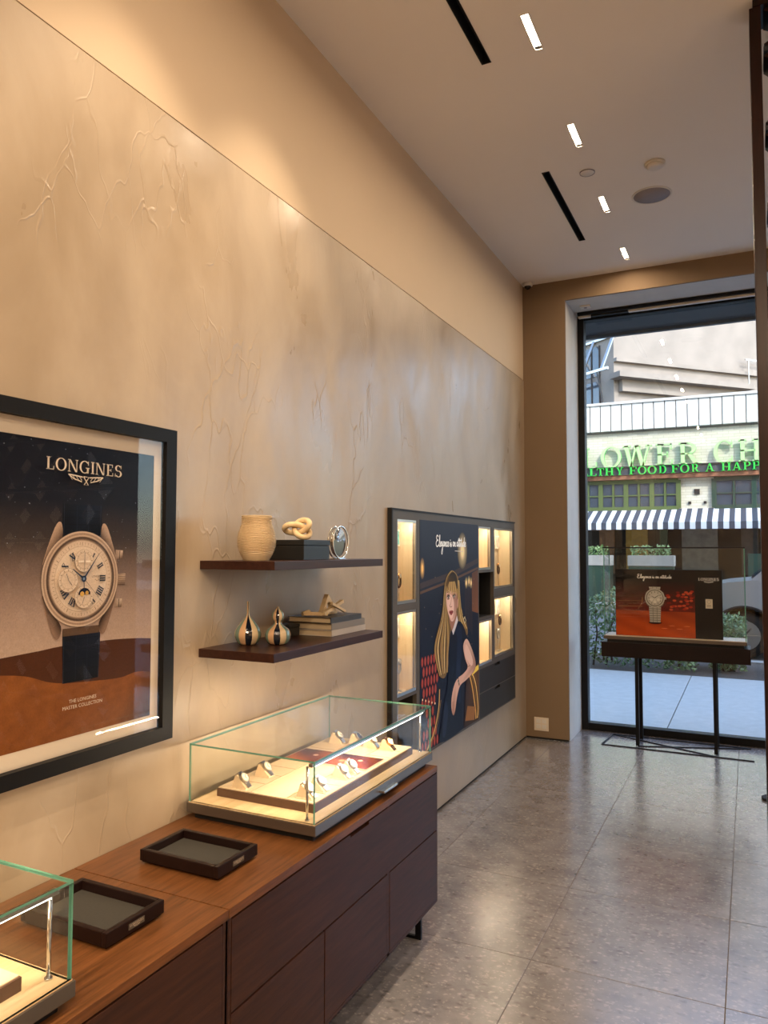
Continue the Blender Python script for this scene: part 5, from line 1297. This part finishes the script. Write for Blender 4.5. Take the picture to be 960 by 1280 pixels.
# things in the niches: watches on stands, small framed cards, bead string
def niche_card(x, y, z, w_, h, label, c='#cfd8d6', rz=0):
    e = empty('niche_card', (x, y, z), label, 'card'); box('frame', MT['offwhite'], e, x, x + .006, y - w_ / 2, y + w_ / 2, z, z + h, .001)
    box('picture', M('niche_picture_' + str(round(y * 100)), c, .5, var=.5, vs=25), e, x + .006, x + .0072, y - w_ / 2 + .008, y + w_ / 2 - .008, z + .008, z + h - .008)
    box('easel_strut', MT['steel'], e, x - .006, x, y - .003, y + .003, z, z + h * .7)
niche_card(-.076, 3.435, 1.430, .07, .085, 'small teal picture fixed high in the upper niche beside the picture panel', '#5fa7a3')
niche_card(-.076, 3.435, .965, .07, .100, 'small pale picture fixed high in the lower niche beside the picture panel', '#c9c2b4')
niche_card(-.076, 5.120, 1.420, .10, .090, 'small pale picture fixed high in the upper niche nearest the window', '#b9aa98')
niche_card(-.076, 5.120, .955, .10, .100, 'small pale picture fixed high in the lower niche nearest the window', '#d0c4b2')
def bust_watch(x, y, z, h, label, k):
    """watch buckled round an upright cuff on a rod"""
    e = empty('upright_watch', (x, y, z), label, 'wristwatch')
    m = MB(); m.cyl((x, y, z), (x, y, z + .004), .016, 16); m.cyl((x, y, z + .004), (x, y, z + h - .05), .0025, 8); m.build('rod', MT['steel'], e)
    m = MB(); m.tube([(x + .0, y + .020 * cos(a), z + h - .03 + .030 * sin(a)) for a in [2 * pi * q / 28 for q in range(28)]], .0055, 6, True); m.build('strap', MT['strap_dark'] if k else MT['steel'], e)
    m = MB(); m.cyl((x - .009, y, z + h - .002), (x + .009, y, z + h - .002), .014, 20); m.build('case', MT['gold'] if k else MT['steel'], e)
    m = MB(); m.cyl((x + .009, y, z + h - .002), (x + .0096, y, z + h - .002), .0115, 20); m.build('dial', MT['dial_cream'], e)
bust_watch(-.045, 3.405, 1.1485, .135, 'watch on dark strap upright in the upper niche beside the picture panel', 1)
bust_watch(-.045, 3.405, .7065, .150, 'steel watch upright in the lower niche beside the picture panel', 0)
bust_watch(-.050, 5.075, 1.1545, .150, 'watch on dark strap upright in the upper niche nearest the window', 1)
bust_watch(-.050, 5.060, .7045, .150, 'steel watch upright in the lower niche nearest the window', 0)
bust_watch(-.055, 5.120, .7045, .240, 'watch on dark strap behind the steel one in the lower niche nearest the window', 1)
m = MB()
for k in range(6): m.sphere((XC - .040, 4.478, 1.2965 + .0118 + .0225 * k), .0118, 12, 8)
m.cyl((XC - .040, 4.478, 1.2852), (XC - .040, 4.478, 1.30), .014, 14)
tag(m.build('bead_column', MT['black_gloss']), 'dark column of stacked beads in the small upper niche', 'ornament')
m = MB(); m.lathe([(.001, 0), (.016, 0), (.020, .006), (.010, .012), (.006, .03), (.009, .05), (.003, .058), (.001, .058)], (-.02, 4.500, .6882), 20)
tag(m.build('gold_figurine', MT['gold']), 'small gold ornament in the lower middle niche', 'ornament')

# ------------------------------------------------------------------ window display: box table on steel legs, glass case, printed backdrop
TX = (.545, 1.533); TY = (5.672, 5.932); TZ = (.632, .738)
wt = empty('display_table', (1.04, 5.80, 0), 'dark wood box table on thin black legs inside the shop window', 'table')
box('box_top', MT['tray_wood'], wt, TX[0], TX[1], TY[0], TY[1], TZ[0], TZ[1], .001)
for x in (.788, 1.305):
    for y in (5.700, 5.905): box('leg', MT['black'], wt, x - .012, x + .012, y - .012, y + .012, .006, TZ[0])
def floorbar(a, c): b = MB(); b.bar((*a, .0035), (*c, .0035), .010, .006); return b.build('floor_bar', MT['black'], wt)
floorbar((.546, 5.630), (1.540, 5.630)); floorbar((.572, 5.968), (1.518, 5.968)); floorbar((.570, 5.968), (1.300, 5.640)); floorbar((.790, 5.690), (1.518, 5.960))
floorbar((.548, 5.635), (.574, 5.960))
dc = empty('window_display_case', (1.04, 5.80, TZ[1]), 'tall glass case with thin dark lid standing on the window table', 'display case')
box('plinth', MT['matte_black'], dc, .585, 1.493, 5.692, 5.912, TZ[1], TZ[1] + .022)
box('base', MT['taupe_metal'], dc, .562, 1.512, 5.676, 5.928, TZ[1] + .022, TZ[1] + .046, .001)
box('deck', MT['offwhite'], dc, .565, 1.509, 5.680, 5.924, TZ[1] + .046, TZ[1] + .049)
zb = TZ[1] + .049; zt = 1.424; gx0, gx1, gy0, gy1 = .566, 1.508, 5.681, 5.923; t = .006
pane(dc, gx0, gx0 + t, gy0, gy1, zb, zt, 'x'); pane(dc, gx1 - t, gx1, gy0, gy1, zb, zt, 'x')
pane(dc, gx0 + t, gx1 - t, gy0, gy0 + t, zb, zt, 'y'); pane(dc, gx0 + t, gx1 - t, gy1 - t, gy1, zb, zt, 'y')
box('lid', MT['bronze_dark'], dc, gx0 - .006, gx1 + .006, gy0 - .004, gy1 + .004, zt, zt + .010, .001)
m = MB(); m.cyl((1.44, 5.70, zb), (1.44, 5.70, zb + .05), .010, 12); m.cyl((1.44, 5.70, zb + .05), (1.44, 5.70, zb + .056), .016, 12)
tag(m.build('glass_stopper', MT['glass']), 'small clear stand in the window case beside the backdrop', 'stand')
CX0, CX1, CZ0, CZ1 = .642, 1.363, zb, 1.272
bd = empty('printed_backdrop', (1.0, 5.74, zb), 'printed backdrop with a steel watch on a red ground in the window case', 'backdrop')
box('panel', MT['matte_black'], bd, CX0, CX1, 5.730, 5.750, CZ0, CZ1, .001)
cv = Canvas((0, 5.7295, 0), (1, 0, 0), (0, 0, 1), (0, -1, 0), 5e-5)
SP = 1.185; FLZ = .972
def bgc(x, z):
    if z < FLZ: 
        k = .5 + .5 * sin(x * 22 + z * 60); return mix('#8c3216', '#c2501f', .4 * k + .6 * max(0, min(1, (FLZ - z) / .12)))
    t = max(0, min(1, (z - FLZ) / .22)); n_ = .5 + .5 * sin(x * 55) * sin(z * 90 + x * 20); return mix(mix('#5a1a14', '#7d261a', n_), '#151419', t ** .7)
cv.grid(CX0 + .002, SP, CZ0 + .002, FLZ - .0005, 26, 12, bgc); cv.grid(CX0 + .002, SP, FLZ, CZ1 - .002, 26, 20, bgc)
cv.grid(SP, CX1 - .002, CZ0 + .002, CZ1 - .002, 2, 6, lambda x, z: lin('#14161a'))
rnd = random.Random(2)
for k in range(46):
    u, v = rnd.uniform(1.0, SP - .012), rnd.uniform(FLZ + .008, 1.125); cv.poly(ell(u, v, .013, .008, 10), rnd.choice(('#a32a1c', '#7a1d16', '#c24a2c', '#5a1512')))
for z, col in ((1.04, '#6a3a28'), (1.00, '#8a5236'), (1.075, '#4e2a20')): cv.line([(.66, z), (.83, z + .004)], .006, col)
cv.line([(.80, .985), (.83, 1.03), (.83, 1.07)], .006, '#8a5236')
for k in range(4): cv.poly(ell(.98 + .05 * k, .85 + .02 * (k % 2), .022, .003, 10), '#e07a44')
wx, wz = .917, 1.066
def band_(z0_, z1_, w0, w1):
    n_ = 8 if z1_ - z0_ > .09 else 2
    cv.poly([(wx - w0, z0_), (wx + w0, z0_), (wx + w1, z1_), (wx - w1, z1_)], '#b3aca4')
    for k in range(n_ + 1): z = z0_ + (z1_ - z0_) * k / n_; ww = w0 + (w1 - w0) * k / n_; cv.line([(wx - ww, z), (wx + ww, z)], .003, '#4f4a46')
    for s in (-.35, .35): cv.line([(wx + s * w0, z0_), (wx + s * w1, z1_)], .003, '#6d6761')
cv.poly(ell(wx, .888, .045, .010, 16), '#3a140c'); band_(.890, 1.02, .036, .042); band_(1.115, 1.147, .034, .040)
for s in (-1, 1): cv.poly([(wx + s * .030, 1.118), (wx + s * .046, 1.118), (wx + s * .062, 1.10), (wx + s * .045, 1.09)], '#9c958d'); cv.poly([(wx + s * .034, 1.008), (wx + s * .048, 1.008), (wx + s * .062, 1.03), (wx + s * .045, 1.04)], '#7d766f')
cv.poly([(wx + .066, wz - .010), (wx + .078, wz - .009), (wx + .078, wz + .009), (wx + .066, wz + .010)], '#a59e96')
cv.rings(wx, wz, [(.068, '#5a544e'), (.066, '#cfc8c0'), (.059, '#8c857d'), (.056, '#3f3a36'), (.053, '#b9b1a8'), (.001, '#cfc8bf')], 40)
for k in range(12): an = 2 * pi * k / 12; cv.line([(wx + .047 * sin(an), wz + .047 * cos(an)), (wx + .037 * sin(an), wz + .037 * cos(an))], .0035, '#3a3632')
for u, v in ((-.024, -.012), (.024, -.012), (0, -.028)): cv.rings(wx + u, wz + v, [(.013, '#6a645d'), (.011, '#e0d9d0'), (.001, '#d5cec5')], 16)
for an, L in ((.9, .036), (-1.05, .028)): cv.line([(wx, wz), (wx + L * sin(an), wz + L * cos(an))], [.005, .002], '#2a2725')
script_text(cv, 'Elegance is an attitude', .797, 1.208, .235, .0125, .0034, '#ffffff')
brand(cv, 1.210, 1.343, 1.197, .0195, '#ffffff')
cv.build('print', MT['print'], bd)
pl = empty('price_plaque', (1.276, 5.72, 1.0), 'small pale plaque on the dark part of the window backdrop', 'plaque')
box('plate', MT['offwhite'], pl, 1.254, 1.299, 5.724, 5.7293, 1.003, 1.068, .001)
cv = Canvas((1.2765, 5.7238, 1.003), (1, 0, 0), (0, 0, 1), (0, -1, 0)); cv.rings(0, .046, [(.013, '#6d655d'), (.010, '#d8cbb8'), (.001, '#d8cbb8')], 18)
for k in range(3): cv.line([(-.014, .024 - .007 * k), (.014, .024 - .007 * k)], .0025, '#7a6d5f')
cv.build('print', MT['print'], pl)

# ------------------------------------------------------------------ ceiling fittings
def downlight(x, y, label, grp, power=P_DOWN):
    e = empty('recessed_light', (x, y, CEIL), label, 'ceiling light', grp)
    m = MB(); m.slab('z', (x - .020, x + .020), (y - .116, y + .116), (CEIL - .0015, CEIL - .0002), [(x - .0145, x + .0145, y - .1105, y + .1105)]); m.build('trim', MT['white'], e)
    box('reflector', MT['white'], e, x - .0155, x + .0155, y - .1115, y + .1115, CEIL + .045, CEIL + .055)
    box('lens', MT['lens'], e, x - .0135, x + .0135, y - .1085, y + .095, CEIL + .004, CEIL + .012)
    box('end_clip', MT['matte_black'], e, x - .0135, x + .0135, y + .096, y + .108, CEIL + .002, CEIL + .02)
    area_light('lamp', (x, y, CEIL + .002), (0, 0, -1), .026, .20, power, LAMP, 180, e)
LL = {7: 'slim recessed ceiling light beside the black slot over the shelves', 8: 'slim recessed ceiling light between the shelf slot and the cabinet slot', 9: 'slim recessed ceiling light between the cabinet slot and the round speaker', 10: 'slim recessed ceiling light against the window wall header'}
for i, y in enumerate(LY): downlight(LX, y, LL.get(i, 'slim recessed ceiling light over the walkway by the console end'), None if i in LL else 'ceiling lights over the console end', P_NEAR if y < 0 else P_DOWN)  # row runs on behind the camera, powered up there for fill
for y in LY: downlight(LX2, y, 'added unseen fill light in the ceiling row beyond the lattice screen', 'added fill light row beyond the screen', P_NEAR if y < 0 else P_DOWN)
for y in LYN: downlight(LX3, y, 'added unseen fill light in the short middle ceiling row', 'added short middle fill light row', P_NEAR)
for (a, c, y0_, y1_), lab, sp in ((SLOTS[0], 'black ceiling slot with spotlights over the shelves', (1.50, 2.15)), (SLOTS[1], 'black ceiling slot over the wall cabinet', ()), (SLOTS[2], 'added unseen ceiling slot with fill spotlights over the console end', (-.3, .2)), *[(q, 'added unseen ceiling slot with fill spotlights along the opposite wall', (q[2] + .2, q[2] + .8)) for q in SLOTS[3:]]):
    e = empty('track_slot', ((a + c) / 2, (y0_ + y1_) / 2, CEIL), lab, 'ceiling slot', 'added fill spotlight slots along the opposite wall' if a > 4 else None)
    m = MB(); m.slab('z', (a - .003, c + .003), (y0_ - .003, y1_ + .003), (CEIL - .002, CEIL - .0003), [(a + .001, c - .001, y0_ + .001, y1_ - .001)]); m.build('trim', MT['black'], e)
    m = MB(); m.box(a + .0005, a + .002, y0_ + .0005, y1_ - .0005, CEIL, CEIL + .058); m.box(c - .002, c - .0005, y0_ + .0005, y1_ - .0005, CEIL, CEIL + .058)
    m.box(a + .002, c - .002, y0_ + .0005, y0_ + .002, CEIL, CEIL + .058); m.box(a + .002, c - .002, y1_ - .002, y1_ - .0005, CEIL, CEIL + .058); m.box(a + .0005, c - .0005, y0_ + .0005, y1_ - .0005, CEIL + .058, CEIL + .064); m.build('channel', MT['matte_black'], e)
    for ys_ in sp:
        m = MB(); xx = (a + c) / 2; m.cyl((xx, ys_, CEIL + .057), (xx, ys_, CEIL + .013), .0145, 16); so = m.build('spotlight', MT['black'], e)
        l = bpy.data.lights.new('wall_spot', 'SPOT'); l.energy = P_SPOT if a < 4 else 2.8 * P_SPOT; l.color = LAMP; l.spot_size = radians(62); l.spot_blend = .8; l.shadow_soft_size = .012  # opposite-wall spots are added and stronger, for warm bounce
        lo = bpy.data.objects.new('wall_spot', l); COL.objects.link(lo); lo.parent = e
        lo.location = Vector((xx, ys_, CEIL + .0005)) - ORG[e.name]; lo.rotation_euler = Vector((-.34 if a < 4 else .34, 0, -1)).to_track_quat('-Z', 'Y').to_euler()
def round_thing(name, x, y, prof, mats, label, cat, parts):
    e = empty(name, (x, y, CEIL), label, cat)
    for nm, pr, mt in parts: b = MB(); b.lathe([(r, -z) for r, z in pr], (x, y, CEIL - .0002), 40); b.build(nm, mt, e)
round_thing('ceiling_speaker', 1.075, 4.447, None, None, 'round grey flush ceiling speaker', 'speaker', [('rim', [(.100, 0), (.110, 0), (.110, .003), (.104, .005), (.100, .004), (.100, 0)], MT['white']), ('grille', [(.001, .003), (.0995, .003), (.0995, 0), (.001, 0)], MT['grey_grille'])])
round_thing('smoke_detector', 1.132, 4.080, None, None, 'white round smoke detector standing proud of the ceiling', 'smoke detector', [('base', [(.001, 0), (.052, 0), (.052, .010), (.001, .010)], MT['white']), ('sensor_cap', [(.001, .028), (.030, .028), (.040, .022), (.044, .0102), (.001, .0102)], MT['white'])])
round_thing('sprinkler_cover', .791, 4.023, None, None, 'small flush white sprinkler cover on the ceiling', 'sprinkler', [('plate', [(.001, .004), (.036, .004), (.040, .0), (.001, 0)], MT['white']), ('edge_ring', [(.037, .0045), (.040, .0045), (.0405, 0), (.037, 0), (.037, .0045)], MT['grey_grille'])])
e = empty('security_camera', (.050, 5.540, CEIL), 'small dome security camera in the ceiling corner', 'camera')
b = MB(); b.lathe([(.001, 0), (.038, 0), (.038, -.018), (.030, -.024), (.001, -.024)], (.050, 5.540, CEIL - .0002), 24); b.build('mount', MT['white'], e)
b = MB(); b.sphere((.050, 5.540, CEIL - .024), .026, 20, 10, sc=(1, 1, .9)); b.build('dome', MT['black_gloss'], e)

# ------------------------------------------------------------------ dark lattice screen hung from floor to ceiling
sc_ = empty('lattice_screen', (2.2, 3.07, 0), 'tall dark wood lattice screen with crossed boards beside the walkway', 'screen')
SX0, SX1, SY0, SY1 = 1.578, 2.72, 3.0, 3.14
box('post', MT['screen_wood'], sc_, SX0, SX0 + .039, SY0, SY1, 0, CEIL - .03, .002); box('post', MT['screen_wood'], sc_, SX1 - .045, SX1, SY0, SY1, 0, CEIL - .03, .002)
box('top_rail', MT['screen_wood'], sc_, SX0 + .012, SX1 + .012, SY0 - .006, SY1 + .006, CEIL - .029, CEIL - .001, .002)
zz = [3.26 - .300 * k for k in range(11)]
for z in zz: box('shelf_board', MT['screen_board'], sc_, SX0 + .0455, SX1 - .0455, SY0 + .004, SY1 - .004, z - .009, z + .009)
cols = 4; cw = (SX1 - SX0 - .091) / cols
for r, z in enumerate([CEIL - .03] + zz):
    zl = (zz + [.05])[r] + .0095; zh = z - (.0095 if r else .0)
    if zh - zl < .08: continue
    for k in range(cols):
        xa = SX0 + .0455 + k * cw; m = MB(); x0_, x1_ = xa + .006, xa + cw - .006
        m.bar((x0_, (SY0 + SY1) / 2, zl + .008), (x1_, (SY0 + SY1) / 2, zh - .008), .118, .014, (0, 0, 1)); m.build('diagonal_board', MT['screen_wood'], sc_)
        m = MB(); m.bar((x0_, (SY0 + SY1) / 2, zh - .008), (x1_, (SY0 + SY1) / 2, zl + .008), .118, .014, (0, 0, 1)); m.build('diagonal_board', MT['screen_wood'], sc_)

# ------------------------------------------------------------------ person behind the lattice screen (only the sandal tip shows in the picture)
def skin_mesh(name, nodes, edges, mat, parent, root=0, sub=2):
    me = bpy.data.meshes.new(name); me.from_pydata([n[0] for n in nodes], edges, []); me.materials.append(mat)
    o = bpy.data.objects.new(name, me); COL.objects.link(o); o.parent = parent
    md = o.modifiers.new('skin', 'SKIN'); md.use_smooth_shade = True
    for i, d in enumerate(me.skin_vertices[0].data):
        r = nodes[i][1]; d.radius = r if isinstance(r, tuple) else (r, r); d.use_root = (i == root)
    sb = o.modifiers.new('smooth', 'SUBSURF'); sb.levels = sub; sb.render_levels = sub
    return o
MT['skin'] = M('skin', '#b98468', .5, var=.05); MT['navy_cloth'] = M('navy_cloth', '#252a36', .85, var=.1, vs=60); MT['grey_cloth'] = M('grey_cloth', '#5f6166', .85, var=.1, vs=60)
MT['hair'] = M('dark_hair', '#241a14', .6, var=.2, vs=80); MT['sandal'] = M('brown_sandal_leather', '#3a1a14', .4, var=.2, vs=30); MT['sole'] = M('dark_sandal_sole', '#17120f', .7)
pe = empty('person', (1.80, 4.93, 0), 'person in brown sandals standing behind the foot of the lattice screen', 'person')
# local frame: faces -x; y is the person's own side to side
B = []; E_ = []
def nd(x, y, z, r): B.append(((x, y, z), r)); return len(B) - 1
def lk(*ids): E_.extend(list(zip(ids, ids[1:])))
pel = nd(0, 0, .92, (.13, .16)); wst = nd(0, 0, 1.06, (.105, .13)); che = nd(.0, 0, 1.24, (.12, .16)); nkb = nd(.01, 0, 1.40, (.06, .075)); nk = nd(.0, 0, 1.46, .052); hd0 = nd(-.01, 0, 1.52, (.065, .06)); hd1 = nd(-.01, 0, 1.59, (.092, .076)); hd2 = nd(.0, 0, 1.67, (.080, .068))
lk(pel, wst, che, nkb, nk, hd0, hd1, hd2)
for s in (-1, 1):
    ox = .12 if s > 0 else 0.0
    hp = nd(0, s * .09, .86, .088); kn_ = nd(-.015 + ox * .5, s * .10, .48, .058); an = nd(.02 + ox, s * .10, .085, .036); hl = nd(.035 + ox, s * .10, .045, .032); bl = nd(-.13 + ox, s * .105, .034, (.026, .040)); to = nd(-.195 + ox, s * .105, .030, (.018, .036))
    lk(pel, hp, kn_, an); lk(an, hl); lk(an, bl, to)
    sh = nd(.01, s * .17, 1.36, .055); el = nd(.03, s * .225, 1.08, .040); wr = nd(-.03, s * .235, .85, .027); pm = nd(-.045, s * .235, .78, (.018, .036)); lk(nkb, sh, el, wr, pm)
    for j, (fx, L) in enumerate(((-.030, .068), (-.010, .078), (.010, .074), (.028, .058))):
        a_ = nd(-.045 + fx, s * .235, .735, .0085); b_ = nd(-.050 + fx, s * .228, .735 - L * .6, .0078); c_ = nd(-.058 + fx, s * .216, .735 - L, .0065); lk(pm, a_, b_, c_)
    t0 = nd(-.085, s * .228, .765, .010); t1 = nd(-.100, s * .220, .725, .008); lk(pm, t0, t1)
skin_mesh('body', B, E_, MT['skin'], pe)
B2 = [((0, 0, .93), (.145, .172)), ((0, 0, 1.03), (.125, .15))]; E2 = [(0, 1)]
for s in (-1, 1):
    i = len(B2); B2 += [((0, s * .09, .86), .105), ((-.015 + .06 * (s > 0), s * .10, .48), .078), ((.012 + .12 * (s > 0), s * .10, .13), .062)]; E2 += [(0, i), (i, i + 1), (i + 1, i + 2)]
skin_mesh('trousers', B2, E2, MT['navy_cloth'], pe)
B3 = [((0, 0, 1.0), (.135, .165)), ((0, 0, 1.12), (.122, .15)), ((0, 0, 1.26), (.132, .172)), ((.01, 0, 1.385), (.075, .095))]; E3 = [(0, 1), (1, 2), (2, 3)]
for s in (-1, 1):
    i = len(B3); B3 += [((.01, s * .17, 1.355), .068), ((.025, s * .21, 1.16), .055)]; E3 += [(3, i), (i, i + 1)]
skin_mesh('shirt', B3, E3, MT['grey_cloth'], pe)
b = MB(); b.sphere((.022, 0, 1.63), .098, 20, 12, sc=(.98, .86, 1.0)); b.build('hair', MT['hair'], pe, local=True)
b = MB()
for s in (-1, 1): b.sphere((-.096, s * .031, 1.605), .0115, 10, 8)
b.build('eyes', M('eye_white', '#d9d4cc', .3), pe, local=True)
b = MB(); b.sphere((-.108, 0, 1.578), .015, 10, 8, sc=(1, .8, 1.5)); b.build('nose', MT['skin'], pe, local=True)
b = MB(); b.sphere((-.094, 0, 1.545), .020, 12, 8, sc=(.4, 1.1, .35)); b.build('mouth', M('lips', '#8a4a40', .5), pe, local=True)
b = MB()
for s in (-1, 1): b.sphere((.0, s * .078, 1.592), .026, 10, 8, sc=(.6, .3, 1.1))
b.build('ears', MT['skin'], pe, local=True)
for s in (-1, 1):
    y = s * .105; ox = .12 if s > 0 else 0.0
    outl = spline([(-.228, y), (-.205, y + .042), (-.13, y + .048), (-.03, y + .036), (.055, y + .034), (.075, y), (.055, y - .034), (-.03, y - .036), (-.13, y - .048), (-.205, y - .042)], 4)
    outl = [(q[0] + ox, q[1]) for q in outl]; b = MB(); b.prism(outl, 'z', 0.0, .014); so = b.build('sandal', MT['sole'], pe, local=True)
    for x, h, w_ in ((-.165, .030, .046), (-.105, .046, .044), (.045, .075, .034)):
        b = MB(); pts = [(x + ox + .010 * cos(a), y + w_ * cos(a), .010 + h * 1.15 * sin(a)) for a in [pi * k / 14 for k in range(15)]]
        for q0, q1 in zip(pts, pts[1:]): b.bar(q0, q1, .004, .028, (1, 0, 0))
        b.build('strap', MT['sandal'], so, local=True)
